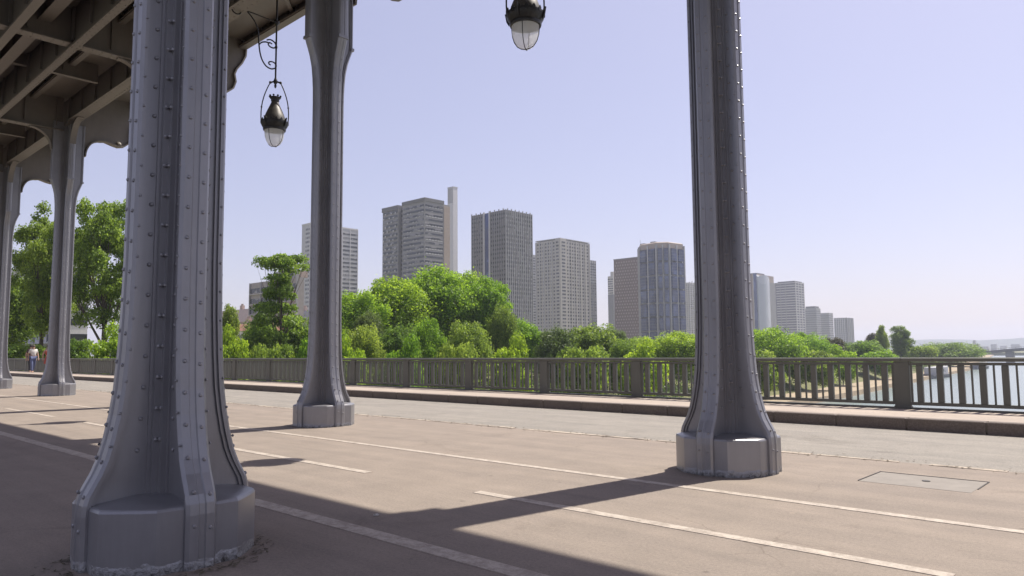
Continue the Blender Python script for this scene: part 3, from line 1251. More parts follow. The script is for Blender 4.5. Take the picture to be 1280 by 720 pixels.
# open grown tree with flat upper layer
rr_ = random.Random(5)
LB = []
for (z, rad, nn) in ((14.6, 2.6, 7), (14.1, 3.4, 6), (12.4, 1.4, 4), (11.0, 2.0, 6), (9.6, 2.6, 7), (8.2, 3.4, 9), (6.8, 3.6, 9), (5.2, 3.0, 7)):
    for q in range(nn):
        a = rr_.uniform(0, 6.28)
        r = rad * sqrt(rr_.random())
        LB.append((r * cos(a), r * sin(a), z + rr_.uniform(-.3, .3), rr_.uniform(.8, 1.45), rr_.uniform(.4, .75)))
cm_, L_ = crown_mesh('crown', 21, 15, 7, 4, 24000, .27, M['leaf_mid'], lobes=LB, shell=.8)
KINDS['open'] = (cm_, trunk_mesh('trunk', 21, 24, 3, L_, .22), 15, 7)

TREE_GROUP = 'trees along the far river bank'


def plant(key, px, topy, wpx, off, label, name='bank_tree', cat='tree', rz=None, group=TREE_GROUP):
    """tree in the compass direction px standing off metres behind the water's edge"""
    du, dv, _ = direction(px)
    v = 60.0
    for _ in range(60):
        v = (ub(v) + off) * dv / du
    u = ub(v) + off
    gz = ground_z(u, v)
    dep = u * cos(PSI) + v * sin(PSI)
    hy = 440.4 - .0081 * (px - 640)
    ztop = EYE + (hy - topy) / F * dep
    wid = wpx / F * dep
    cm, tm, H, Wd = KINDS[key]
    root = thing(name, label, cat, W(u, v, gz), rz if rz is not None else random.uniform(0, 6.28), group)
    sz = (ztop - gz) / (H * 1.0)
    sx = wid / (Wd * .98)
    root.scale = (sx, sx, sz)
    link('trunk', tm, root)
    link('crown', cm, root)
    return root


T = [
    ('airy', 128, 222, 124, 38, 'tall leafy tree with forked trunk behind the far end of the railing, sky showing through', None),
    ('airy_b', 52, 240, 100, 46, 'leafy tree before the white apartment building, between the two farthest columns', None),
    ('round_c', 12, 330, 90, 60, 'dark leafy tree behind the farthest column, low beside the white building', None),
    ('low_a', 150, 405, 70, 30, 'low bright shrub at the foot of the tall forked tree', 'bank_shrub'),
    ('low_b', 92, 418, 70, 34, 'low dull green shrub behind the walkers in white and red', 'bank_shrub'),
    ('low_b', 25, 425, 80, 36, 'low dull green shrub behind the railing at its farthest end', 'bank_shrub'),
    ('round_c', 205, 330, 110, 40, 'green tree wholly behind the large foreground column', None),
    ('column', 287, 377, 22, 34, 'slim upright tree in front of the red roofed house', None),
    ('low_a', 292, 408, 50, 22, 'low bright shrub under the slim upright tree', 'bank_shrub'),
    ('open', 350, 321, 66, 24, 'tall open tree with flat layered top in front of the small grey apartment block', None),
    ('round_d', 325, 389, 62, 30, 'bushy green tree at the foot of the open layered tree, towards the houses', None),
    ('round_c', 376, 392, 60, 26, 'leafy green tree seen next to the column by the lantern, towards the open layered tree', None),
    ('low_b', 345, 420, 70, 14, 'low shrub mass under the open layered tree', 'bank_shrub'),
    ('low_a', 392, 424, 70, 12, 'low bright shrub behind the foot of the column by the lantern', 'bank_shrub'),
    ('round_b', 412, 372, 70, 36, 'green tree partly behind the column by the lantern', None),
    ('round_b', 447, 355, 100, 36, 'light green tree below the striped white tower, first of the big clump', None),
    ('round_a', 490, 337, 112, 38, 'big bright green tree in front of the notched grey tower', None),
    ('round_b', 545, 322, 120, 40, 'tallest bright green tree of the big clump, below the white chimney', None),
    ('round_b', 582, 330, 90, 44, 'bright green tree filling the big clump under the sky gap beside the ribbed tower', None),
    ('round_a', 606, 336, 78, 36, 'bright green tree with a stepped crown overlapping the ribbed dark tower', None),
    ('round_c', 628, 370, 46, 26, 'small green tree at the downhill end of the big clump', None),
    ('dark_a', 462, 374, 50, 22, 'darker olive tree low in the front of the big clump below the notched tower', None),
    ('round_d', 452, 396, 74, 14, 'rounded green tree at the front of the big clump, nearest the lantern column', None),
    ('low_a', 436, 416, 62, 10, 'low bright shrub just behind the railing next to the lantern column', 'bank_shrub'),
    ('round_c', 498, 392, 66, 14, 'soft green tree in the front row before the tallest bright tree', None),
    ('round_a', 535, 388, 56, 16, 'vivid green tree standing out in the middle front of the big clump', None),
    ('round_d', 586, 392, 74, 16, 'olive green tree at the front of the big clump below the ribbed tower', None),
    ('low_b', 565, 418, 70, 8, 'low olive shrub in front of the big clump, middle of the railing', 'bank_shrub'),
    ('low_a', 505, 420, 66, 8, 'low green shrub in front of the soft green tree', 'bank_shrub'),
    ('round_b', 648, 392, 80, 26, 'bright green tree below the foot of the ribbed dark tower', None),
    ('low_a', 640, 418, 66, 10, 'low bright shrub between the olive and the dark round tree', 'bank_shrub'),
    ('dark_a', 694, 397, 63, 14, 'dark rounded tree below the pale beige tower', None),
    ('round_c', 738, 396, 92, 18, 'wide mid green tree below the edge of the pale beige tower', None),
    ('low_b', 722, 424, 85, 6, 'low dull shrub in front of the wide mid green tree', 'bank_shrub'),
    ('dark_a', 768, 404, 48, 30, 'small dark round tree peeping between the beige and the brown tower', None),
    ('round_d', 779, 416, 68, 12, 'bright rounded tree in front of the small dark one', None),
    ('low_a', 800, 428, 73, 6, 'low green shrub below the brown chequered tower', 'bank_shrub'),
    ('round_b', 806, 416, 63, 22, 'light green tree below the brown chequered tower', None),
    ('round_a', 848, 409, 87, 18, 'bright green tree below the blue glass tower', None),
    ('round_b', 890, 411, 85, 22, 'green tree behind the column by the manhole, near the blue glass tower', None),
    ('dark_a', 922, 415, 53, 14, 'dark green tree just showing beside the column by the manhole', None),
    ('dome_b', 962, 404, 102, 16, 'broad bright domed tree below the curved glass tower', None),
    ('dome_b', 1004, 411, 78, 18, 'bright domed tree below the white banded tower', None),
    ('low_a', 1092, 430, 60, 10, 'low bright shrub in front of the slim dark poplar', 'bank_shrub'),
    ('round_b', 940, 408, 60, 30, 'light green tree behind the broad domed one, next to the column', None),
    ('low_b', 945, 432, 73, 8, 'low shrub below the broad domed tree', 'bank_shrub'),
    ('low_b', 1015, 433, 73, 8, 'low shrub below the white banded tower', 'bank_shrub'),
    ('brown', 1043, 419, 36, 22, 'brownish tree below the farthest towers', None),
    ('round_d', 1078, 422, 68, 14, 'rounded green tree between the brownish one and the poplars', None),
    ('low_a', 1052, 432, 48, 8, 'small bright shrub beside the brownish tree', 'bank_shrub'),
    ('poplar', 1103, 401, 17, 22, 'thin dark poplar, slimmer of the two', None),
    ('poplar', 1126, 402, 27, 20, 'thick dark poplar, fuller of the two', None),
    ('low_b', 1148, 430, 48, 14, 'low tree just beyond the thick poplar', None),
    ('dome', 1186, 426, 95, 10, 'wide flat domed tree at the end of the bank, nearest the far bridge', None),
    ('brown', 1092, 414, 24, 30, 'thin reddish tree behind the rounded green one', None),
]
for key, px, ty, wp, off, lab, nm in T:
    plant(key, px, ty, wp, off, lab, nm or 'bank_tree', 'shrub' if nm else 'tree')

# dense undergrowth on the slope under the trees
rg = random.Random(11)
LG = []
v_ = 55.0
while v_ < 470:
    for q in range(3):
        d_ = rg.uniform(9.5, 40)
        vv_ = v_ + rg.uniform(-3, 3)
        r_ = rg.uniform(1.6, 3.2)
        LG.append((-(ub(vv_) + d_), vv_, ground_z(ub(vv_) + d_, vv_) + r_ * .45, r_, r_ * .8))
    v_ += 2.6 + v_ * .012
um_, _ = crown_mesh('undergrowth', 31, 1, 1, 0, 90000, .34, M['leaf_dark'], lobes=LG, shell=.5)
tag(link('undergrowth', um_), 'dark dense undergrowth on the river bank under the trees', 'undergrowth', kind='stuff')

# ------------------------------------------------------------------ towers
def facade(name, col, dark, rough=.7, sx=.2):
    m, nt, b = nmat(name)
    f = noise(nt, .08, 4, .6, objcoord(nt))
    f2 = noise(nt, .9, 3, .6, objcoord(nt))
    c = mix(nt, f, tuple(x * .9 for x in col), tuple(x * 1.1 for x in col))
    c = mix(nt, .4, c, ramp(nt, f2, [(.3, tuple(x * .75 for x in col)), (.7, tuple(x * 1.15 for x in col))]))
    nt.links.new(c, b.inputs['Base Color'])
    b.inputs['Roughness'].default_value = rough
    return m


def window_mat(name, c1, c2, rough=.15, sc=.35):
    m, nt, b = nmat(name)
    pos = worldpos(nt)
    vo = node(nt, 'ShaderNodeTexVoronoi', feature='F1')
    vo.inputs['Scale'].default_value = sc
    nt.links.new(pos, vo.inputs['Vector'])
    sep = node(nt, 'ShaderNodeSeparateXYZ')
    nt.links.new(vo.outputs['Color'], sep.inputs[0])
    c = ramp(nt, sep.outputs[0], [(.0, c1), (.72, c1), (.82, c2), (1, c2)])
    nt.links.new(c, b.inputs['Base Color'])
    b.inputs['Roughness'].default_value = rough
    b.inputs['Specular IOR Level'].default_value = .6
    return m


WM = window_mat('window_glass', (.035, .038, .04), (.22, .21, .20))
WBLUE = window_mat('blue_glass', (.035, .055, .15), (.10, .14, .30), .12, .12)
WBLUE.node_tree.nodes['Principled BSDF'].inputs['Metallic'].default_value = .35
WDARK = window_mat('dark_glass', (.03, .03, .035), (.1, .1, .1))
FLOOR = 3.0


def solve(fn, target, lo, hi):
    inc = fn(hi) > fn(lo)
    for _ in range(50):
        m = (lo + hi) / 2
        if (fn(m) < target) == inc:
            lo = m
        else:
            hi = m
    return (lo + hi) / 2


class Tower:
    """block with one corner towards us; side A runs along the bridge axis (faces the bridge), side B along the river (faces the water)"""

    def __init__(s, name, label, cx, lx, rx, topy, dist, cat='tower', z0=-.3):
        s.u, s.v = at_dist(cx, dist)
        hy = 440.4 - .0081 * (cx - 640)
        s.H = EYE + (hy - topy) / F * dist
        for _ in range(4):   # settle on the exact skyline height
            s.H += (proj(s.u, s.v, s.H)[1] - topy) / F * dist
            d = proj(s.u, s.v, s.H)[0] - cx
            s.u += d / F * dist * sin(PSI)
            s.v -= d / F * dist * cos(PSI)
        s.A = solve(lambda t: proj(s.u + t, s.v, s.H * .8)[0], lx, 0, 120) if lx < cx - .5 else 18.0
        s.B = solve(lambda t: proj(s.u, s.v + t, s.H * .8)[0], rx, 0, 160) if rx > cx + .5 else 18.0
        s.z0 = z0
        s.root = thing(name, label, cat, W(s.u, s.v, z0))
        s.n = {}

    # local coords: a along +u from the corner, b along +v; world local x = -a, y = b
    def box(s, mb, a0, a1, b0, b1, z0, z1, mi=0):
        mb.box(-a1, -a0, b0, b1, z0 - s.z0, z1 - s.z0, mi)

    def part(s, name, mat, *boxes):
        mb = MB()
        for b in boxes:
            s.box(mb, *b)
        return mb.build(name, mat, s.root)

    def many(s, name, mat, boxes):
        """each box a child of its own up to 100 of a name, the rest one 'stuff' child"""
        k = s.n.get(name, 0)
        take = boxes[:max(0, 100 - k)]
        rest = boxes[len(take):]
        for b in take:
            s.part(name, mat, b)
        s.n[name] = k + len(take)
        if rest:
            o = s.part(name, mat, *rest)
            o['kind'] = 'stuff'

    def body(s, mat, crown=None, chamfer=0):
        s.part('wall', mat, (0, s.A, 0, s.B, s.z0, s.H))

    def levels(s, top=2.5, step=FLOOR, zmin=8):
        z = s.H - top - step
        while z > zmin:
            yield z
            z -= step

    def grid(s, side, n, wfrac, hfrac, mat, zmin=8, step=FLOOR, top=2.0, a0=0.0, a1=1.0, name='window', skip=None, alt=0.0):
        Ln = s.A if side == 'A' else s.B
        out = []
        w = Ln * (a1 - a0) / n
        for r, z in enumerate(s.levels(top, step, zmin)):
            for i in range(n):
                if skip and skip(i, r):
                    continue
                c = Ln * a0 + w * (i + .5 + (alt if r % 2 else 0))
                lo, hi = c - w * wfrac / 2, c + w * wfrac / 2
                if side == 'A':
                    out.append((lo, hi, -.08, .3, z + step * (1 - hfrac) / 2, z + step * (1 + hfrac) / 2))
                else:
                    out.append((-.08, .3, lo, hi, z + step * (1 - hfrac) / 2, z + step * (1 + hfrac) / 2))
        s.many(name, mat, out)

    def bands(s, side, h, mat, name='window_band', zmin=8, step=FLOOR, top=2.0, a0=0., a1=1., proud=.08, off=.25):
        Ln = s.A if side == 'A' else s.B
        out = []
        for z in s.levels(top, step, zmin):
            if side == 'A':
                out.append((Ln * a0, Ln * a1, -proud, .3, z + off, z + off + h))
            else:
                out.append((-proud, .3, Ln * a0, Ln * a1, z + off, z + off + h))
        s.many(name, mat, out)

    def ribs(s, side, n, w, proud, mat, a0=0., a1=1., name='rib', ztop=0.0, jag=0):
        Ln = s.A if side == 'A' else s.B
        out = []
        for i in range(n + 1):
            c = Ln * (a0 + (a1 - a0) * i / n)
            zt = s.H + ztop + (jag * (i % 2))
            if side == 'A':
                out.append((c - w / 2, c + w / 2, -proud, .2, s.z0, zt))
            else:
                out.append((-proud, .2, c - w / 2, c + w / 2, s.z0, zt))
        s.many(name, mat, out)


CREAM = facade('cream_facade', (.46, .43, .38), .1)
PALE = facade('pale_facade', (.50, .49, .48), .1)
GREY = facade('grey_facade', (.27, .26, .25), .1)
MIDG = facade('mid_grey_facade', (.34, .335, .33), .1)
DKG = facade('dark_grey_facade', (.17, .165, .16), .1)
BROWN = facade('brown_facade', (.15, .098, .078), .1)
TAN = facade('tan_facade', (.36, .29, .23), .1)
WHITE = facade('white_facade', (.62, .60, .58), .1)
PINK = facade('pinkish_facade', (.42, .33, .28), .1)
ROOF = facade('roof_tile', (.30, .13, .09), .1)
SLATE = facade('slate', (.16, .16, .17), .1)

# white and grey banded slab
t = Tower('apartment_tower', 'white tower with grey horizontal window bands, behind the column by the lantern', 388, 377, 447, 280, 537)
t.body(PALE)
t.bands('B', 1.5, WM, off=.5, step=3.2, zmin=20)
t.grid('A', 3, .55, .5, WM, zmin=20, a0=.05, a1=.55, step=3.2)
t.ribs('B', 6, .5, .25, WHITE)
t.part('parapet', WHITE, (-.2, t.A + .2, -.2, t.B + .2, t.H + .002, t.H + 1.0))
# notched grey tower
t = Tower('apartment_tower', 'broad grey tower with a deep notch and flat dark crown, beside the white chimney', 531, 477, 562, 251, 461)
na, nb_ = .50, .62
t.part('wall', GREY, (0, t.A * na, 0, t.B, t.z0, t.H), (t.A * na, t.A * nb_, 3.5, t.B, t.z0, t.H), (t.A * nb_, t.A, 0.8, t.B, t.z0, t.H - 1.5))
t.part('crown_wall', DKG, (-.5, t.A * na + .3, -.5, t.B * .76, t.H + .005, t.H + 2.2), (t.A * nb_ + .1, t.A + .5, .3, t.B * .5, t.H - 1.49, t.H + 1.4))
t.bands('A', 1.4, WM, off=.6, a0=.02, a1=na - .02, zmin=25, top=1)
BAL = facade('balcony_white', (.55, .54, .53), .1)
t.grid('A', 7, .6, .34, BAL, name='balcony', zmin=25, a0=.02, a1=na - .02, top=1.9, skip=lambda i, r: ((i * 7 + r * 5) % 4) > 1)
t.bands('B', 1.3, WM, off=.6, a0=.02, a1=.72, zmin=25, top=1)
t.grid('B', 6, .8, .36, BAL, name='balcony', zmin=25, a0=.03, a1=.72, top=1.9, skip=lambda i, r: ((i * 5 + r * 3) % 5) > 2)
t.part('side_wall', TAN, (-.3, -.002, t.B * .76, t.B, t.z0, t.H - 1))
t.grid('B', 2, .35, .5, WDARK, name='side_window', zmin=25, a0=.78, a1=.98, top=2.5)
mbx = []
for z in t.levels(1, 3.0, 25):
    mbx.append((t.A * nb_ + 1, t.A - 1, .55, .85, z + .6, z + 2.0))
t.many('window_band', WM, mbx)
t.many('window_band', WDARK, [(t.A * na + .1, t.A * nb_ - .1, 3.2, 3.55, z + .6, z + 2.2) for z in t.levels(1, 3.0, 25)])
t.grid('A', 7, .5, .34, BAL, name='balcony', zmin=25, a0=nb_ + .03, a1=.98, top=2.1, skip=lambda i, r: ((i * 3 + r * 7) % 5) > 1)
# chimney
t = Tower('chimney_tower', 'slender white heating chimney rising behind the notched grey tower', 566.5, 559.5, 572, 234, 640, 'chimney')
t.part('shaft', WHITE, (0, t.A, 0, t.B, t.z0, t.H))
t.part('top_louvre', MIDG, *[(t.A * (.12 + .22 * i), t.A * (.12 + .22 * i + .12), -.15, .2, t.H - 14, t.H - .5) for i in range(4)])
t.part('cap', PALE, (-.2, t.A + .2, -.2, t.B + .2, t.H + .003, t.H + .8))
# ribbed dark tower
t = Tower('apartment_tower', 'tall dark grey ribbed tower with two bright vertical strips and toothed roofline', 632, 590, 665, 262, 492)
t.body(DKG)
t.ribs('A', 7, .55, .5, GREY, a0=0, a1=.44, ztop=.2, jag=.9)
t.ribs('A', 5, .55, .5, GREY, a0=.66, a1=1, ztop=.2, jag=.9)
t.ribs('B', 14, .55, .5, MIDG, ztop=.2, jag=.9)
t.ribs('A', 1, .9, .8, WHITE, a0=.46, a1=.62, name='bright_strip', ztop=.8)
t.part('glass_strip', WBLUE, (t.A * .485, t.A * .605, -.1, .2, t.z0, t.H - .5))
t.grid('A', 7, .62, .45, WM, zmin=12, a0=0, a1=.44, top=1)
t.grid('A', 5, .62, .45, WM, zmin=12, a0=.66, a1=1, top=1)
t.grid('B', 14, .62, .5, WM, zmin=5, top=1)
SPAN = facade('spandrel', (.36, .355, .34), .1)
t.grid('B', 14, .5, .28, SPAN, zmin=5, top=2.5, name='spandrel', skip=lambda i, r: (i * 7 + r * 11) % 5 > 1)
# narrow grey slab behind it
t = Tower('apartment_tower', 'narrow grey slab tower showing between the ribbed tower and the pale beige tower', 664, 655, 671.5, 318, 800)
t.body(MIDG)
t.bands('B', 1.3, WM, off=.6, zmin=20)
# pale beige tower
t = Tower('apartment_tower', 'pale beige tower with a regular grid of small windows and a projecting corner bay', 700, 670, 737, 299, 624)
t.body(CREAM)
t.part('corner_bay', CREAM, (-1.2, t.A * .16, -1.2, t.B * .16, t.z0, t.H + .6))
t.ribs('A', 5, .7, .5, PALE, a0=.18, a1=1)
t.ribs('B', 5, .7, .4, CREAM, a0=.2, a1=1)
t.grid('B', 9, .5, .48, WM, zmin=10, a0=.2, a1=.97, top=1)
t.grid('A', 7, .55, .48, WM, zmin=10, a0=.2, a1=.97, top=1)
t.many('bay_window', WM, [b for z in t.levels(1, 3, 10) for b in ((.6, t.A * .13, -1.28, -1.0, z + .8, z + 2.2), (-1.28, -1.0, .6, t.B * .13, z + .8, z + 2.2))])
t.part('parapet', PALE, (-.25, t.A + .2, -.25, t.B + .2, t.H + .62, t.H + 1.3))
# slab behind it, pale above dark
t = Tower('apartment_tower', 'narrow slab tower behind the pale beige one, light grey above and dark below', 737, 728, 745, 325, 800)
t.part('wall', MIDG, (0, t.A, 0, t.B, t.H - 26, t.H))
t.part('lower_wall', DKG, (0, t.A, -.3, t.B + .3, t.z0, t.H - 26.01))
t.ribs('B', 3, .5, .3, DKG)
t.bands('B', 1.2, WM, zmin=20)
# pale sliver beside the chequered tower
t = Tower('apartment_tower', 'pale sliver of a tower with dark lower half, beside the brown chequered tower', 766, 760, 775, 345, 950)
t.part('wall', CREAM, (0, t.A, 0, t.B, t.H - 24, t.H), (1, t.A - 3, 2, t.B, t.H, t.H + 6))
t.part('lower_wall', DKG, (0, t.A, -.3, t.B + .3, t.z0, t.H - 24.01))
t.bands('A', 1.2, WM, zmin=20)
# brown chequered tower
t = Tower('apartment_tower', 'dark brown tower with a chequered zigzag facade, beside the blue glass tower', 798, 767.5, 806, 322, 757)
t.body(BROWN)
t.grid('A', 9, .5, .5, facade('chequer_panel', (.30, .235, .195), .1), zmin=10, alt=.5, a0=.02, a1=.93, name='facade_panel', step=3.2, top=1.5)
t.part('parapet', DKG, (-.2, t.A + .2, -.2, t.B + .2, t.H + .002, t.H + 1.0))
# blue glass tower, octagonal with bays
D8 = 657
t = Tower('glass_tower', 'blue glass tower of faceted bays with grey floor bands and rooftop boxes', 820, 820, 820, 306, D8)
mb = MB()


def oct_ring(r, z, cut=.56):
    pts = []
    for (sx, sy) in ((1, -cut), (1, cut), (cut, 1), (-cut, 1), (-1, cut), (-1, -cut), (-cut, -1), (cut, -1)):
        a = radians(-9)
        x, y = sx * r, sy * r
        pts.append((x * cos(a) - y * sin(a), x * sin(a) + y * cos(a), z))
    return pts


R8 = 31 / F * D8 * .99
cx8, cy8 = 0, 8.0


def sh(ring):
    return [(x + cx8, y + cy8, z) for x, y, z in ring]


R8 *= .80
mb.loft([sh(oct_ring(R8 * .93, 0)), sh(oct_ring(R8 * .93, t.H - 2))])
mb.build('core_wall', facade('recess_wall', (.07, .075, .10), .1), t.root)
mb = MB()
mb.loft([sh(oct_ring(R8 * 1.0, t.H - 4.5)), sh(oct_ring(R8 * .99, t.H + .3)), sh(oct_ring(R8 * .9, t.H + 1.2))])
mb.build('parapet', TAN, t.root)
step = 12.3
zt = t.H - 4.9
lev = []
while zt > 10:
    lev.append((max(zt - step, 0), zt))
    zt -= step
for k, (za, zb) in enumerate(lev):
    mb = MB()
    mb.loft([sh(oct_ring(R8 * (1.0 if k % 2 else .955), za + .1)), sh(oct_ring(R8 * (1.0 if k % 2 else .955), za + 1.2))])
    mb.build('floor_band', MIDG if k % 2 else SLATE, t.root)
    ring0 = sh(oct_ring(R8, 0))
    for i in range(8):
        p, q = Vector(ring0[i]), Vector(ring0[(i + 1) % 8])
        mid = (p + q) / 2
        out = Vector((mid.x - cx8, mid.y - cy8, 0)).normalized()
        dlen = (q - p).length
        e = (q - p).normalized()
        nbay = 2 if dlen > R8 * .8 else 2
        for j in range(nbay):
            s0 = p + e * dlen * ((j + .13) / nbay)
            s1 = p + e * dlen * ((j + .87) / nbay)
            m0 = s0.lerp(s1, .07) + out * 1.9
            m1 = s0.lerp(s1, .93) + out * 1.9
            back = -out * 1.4
            if mid.y - cy8 > R8 * .5 or mid.x - cx8 < -R8 * .8:
                continue
            poly = [s0 + back, s0, m0, m1, s1, s1 + back]
            mb = MB()
            mb.loft([[(w.x, w.y, za + 1.35) for w in poly], [(w.x, w.y, zb - .4) for w in poly]])
            bay = mb.build('glass_bay', WBLUE, t.root)
            fr = MB()
            for h in range(1, 4):
                zz = za + 1.35 + (zb - za - 1.75) * h / 4
                poly2 = [s0 + back, s0 + out * .05, m0 + out * .06, m1 + out * .06, s1 + out * .05, s1 + back]
                fr.loft([[(w.x, w.y, zz - .12) for w in poly2], [(w.x, w.y, zz + .12) for w in poly2]])
            for h in range(0, 5):
                c = m0.lerp(m1, h / 4) + out * .05
                fr.box(c.x - .12, c.x + .12, c.y - .12, c.y + .12, za + 1.36, zb - .41)
            fr.build('mullions', SLATE, bay)
ringp = sh(oct_ring(R8 * 1.02, 0))
for i in range(8):
    p, q = Vector(ringp[i]), Vector(ringp[(i + 1) % 8])
    for f in (0.0, .5):
        c = p.lerp(q, f)
        if c.y - cy8 > R8 * .6:
            continue
        mb = MB()
        w_ = .55 if f else .8
        mb.box(c.x - w_, c.x + w_, c.y - w_, c.y + w_, 0, t.H - 1.5)
        mb.build('pillar', PALE if f else MIDG, t.root)
mb = MB()
mb.box(-6, -1, 0, 5, t.H + .3, t.H + 3.6)
mb.box(-17, -12, 0, 6, t.H - .5, t.H + 3)
mb.box(3, 9, 3, 8, t.H + .3, t.H + 2)
mb.tube([(-18, 2, t.H), (-18, 2, t.H + 7)], .15, 5)
mb.build('rooftop_plant', SLATE, t.root)
# beige grid tower behind the column
t = Tower('apartment_tower', 'distant beige ribbed tower half hidden by the column beside the manhole', 862, 854.5, 885, 353, 1010)
t.body(CREAM)
t.ribs('B', 8, 1.1, .5, PALE, ztop=1.0, jag=1.5)
t.grid('B', 8, .4, .45, WM, zmin=15)
t.grid('A', 3, .5, .45, WM, zmin=15)
# curved glass tower
t = Tower('office_tower', 'office tower with brown striped side and curved pale glass front', 946, 926, 969, 342, 923)
t.part('wall', TAN, (1.5, t.A, 0, t.B, t.z0, t.H))
for i in range(6):
    t.part('rib', BROWN if i % 2 else WHITE, (t.A * (.2 + i * .14), t.A * (.2 + i * .14) + .8, -.4, .1, t.z0, t.H - .2))
t.part('dark_strip', WBLUE, (.6, t.A * .2, -1.0, .5, t.z0, t.H + .4))
mb = MB()
n = 10
arc = []
for k in range(n + 1):
    ang = pi * .5 * k / n
    arc.append((-(-5.0 * sin(ang * 1.0)), t.B * .62 * k / n))
poly = [(x - 1.0, y) for x, y in arc] + [(-2.5, t.B * .62), (-2.5, 0)]
poly = [(max(-2.4, x), y) for x, y in arc]
ring = [(1.2 + 3.0 * sin(pi * k / n), t.B * .64 * k / n) for k in range(n + 1)] + [(-3, t.B * .64), (-3, 0)]
zt_ = [t.H - 1.0 - 6.5 * abs(k / n - .45) ** 2 * 2 for k in range(n + 1)] + [t.H - 3, t.H - 1]
low_ = [(x, y, 0) for x, y in ring]
hi_ = [(x, y, z) for (x, y), z in zip(ring, zt_)]
mb.loft([low_, hi_])
mb.build('curved_front', window_mat('pale_glass', (.34, .37, .40), (.40, .43, .46), .25, .05), t.root, smooth=30)
t.part('end_wall', GREY, (-.3, 3, t.B * .66, t.B, t.z0, t.H - 9))
t.part('rooftop_plant', SLATE, (2, t.A * .7, t.B * .1, t.B * .5, t.H, t.H + 1.6))
# white banded tower
t = Tower('apartment_tower', 'violet grey tower with white floor bands on both sides, beside the curved glass tower', 994, 969.5, 1005, 352, 1030)
t.part('wall', facade('violet_grey', (.20, .19, .22), .1), (0, t.A, 0, t.B, t.z0, t.H))
t.bands('A', 1.0, WHITE, name='floor_band', off=2.0, step=3.6, zmin=10, proud=.5, top=.2, a0=0, a1=.95)
t.bands('B', 1.0, WHITE, name='floor_band', off=2.0, step=3.6, zmin=10, proud=.5, top=.2)
t.ribs('B', 3, 1.2, .6, WHITE)
t.ribs('A', 2, .8, .6, MIDG, a0=.5, a1=1)
t.part('rooftop_plant', DKG, (2, t.A - 3, 2, t.B - 1, t.H, t.H + 1.5))
# far lower blocks
t = Tower('apartment_block', 'stepped grey block with a raised roof box, farther than the white banded tower', 1020, 1004, 1026, 385, 1120, 'building')
t.body(MIDG)
t.bands('A', 1.0, SLATE, zmin=8, step=3.4)
t.bands('B', 1.0, SLATE, zmin=8, step=3.4)
t.part('rooftop_plant', DKG, (2, t.A * .8, 1, t.B - 1, t.H, t.H + 3))
t = Tower('apartment_block', 'plain grey block joined below the stepped one, with a paler side', 1036, 1023, 1041.5, 391, 1150, 'building')
t.body(MIDG)
t.bands('A', 1.1, SLATE, zmin=8, step=3.4)
t.bands('B', 1.1, WM, zmin=8, step=3.4)
t = Tower('apartment_block', 'farthest grey tower block standing alone next to the poplars', 1058, 1043, 1066.5, 397, 1230, 'building')
t.body(MIDG)
t.ribs('A', 6, 1.2, .6, PALE)
t.ribs('B', 4, 1.2, .6, DKG)
t.bands('A', 1.1, SLATE, zmin=8, step=3.2)

# small grey apartment block with balconies
t = Tower('apartment_block', 'grey concrete apartment block with stacked balconies behind the open layered tree', 372, 313, 380, 346, 190, 'building')
t.body(facade('weathered_concrete', (.33, .30, .28), .1))
t.bands('A', 1.3, WM, off=1.0, step=2.9, zmin=3, top=1)
t.bands('A', .18, PALE, name='balcony_slab', off=.5, step=2.9, zmin=3, top=1, proud=.5)
t.ribs('A', 4, .35, .4, MIDG, name='pier')
t.part('penthouse', MIDG, (t.A * .1, t.A * .55, 1, t.B, t.H, t.H + 2.4))
t.part('penthouse_window', WM, (t.A * .15, t.A * .5, .92, 1.2, t.H + .8, t.H + 1.8))
t.part('chimney', PINK, (-.0, .9, 1, 3, t.H, t.H + 1.6), (t.A * .6, t.A * .66, 2, 3, t.H, t.H + 1.0))


def house(label, lx, rx, topy, dist, wall, roofm, roof_h, n, name='town_house', floors=3, dormer=False):
    t = Tower(name, label, rx, lx, rx, topy, dist, 'house')
    rh = roof_h
    zc = t.H - rh
    t.part('wall', wall, (0, t.A, 0, 9, t.z0, zc))
    mb = MB()
    mb.loft([[(-t.A - .3, -.3, zc - t.z0 + .002), (.3, -.3, zc - t.z0 + .002), (.3, 9.3, zc - t.z0 + .002), (-t.A - .3, 9.3, zc - t.z0 + .002)],
             [(-t.A + .3, 2.6, t.H - t.z0), (-.3, 2.6, t.H - t.z0), (-.3, 6.4, t.H - t.z0), (-t.A + .3, 6.4, t.H - t.z0)]])
    rf = mb.build('roof', roofm, t.root)
    for fx in (.18, .52, .85):
        cb = MB()
        cb.box(-t.A * fx - .9, -t.A * fx + .9, 4, 4.8, t.H - t.z0 - .5, t.H - t.z0 + 1.5)
        for q in range(4):
            cb.lathe([(.12, 0), (.14, .5), (.09, .52)], (-t.A * fx - .6 + q * .4, 4.4, t.H - t.z0 + 1.5), 8)
        cb.build('chimney', PINK, rf)
    for r in range(floors):
        for i in range(n):
            c = t.A * (i + .5) / n
            z = zc - 2.6 - r * 3
            w = t.part('window', WM, (c - .45, c + .45, -.04, .2, z, z + 1.7))
            fr = MB()
            t.box(fr, c - .57, c - .452, -.09, .1, z - .12, z + 1.82)
            t.box(fr, c + .452, c + .57, -.09, .1, z - .12, z + 1.82)
            t.box(fr, c - .451, c + .451, -.09, .1, z + 1.702, z + 1.82)
            t.box(fr, c - .451, c + .451, -.14, .1, z - .12, z - .002)
            fr.build('frame', WHITE, w)
    return t


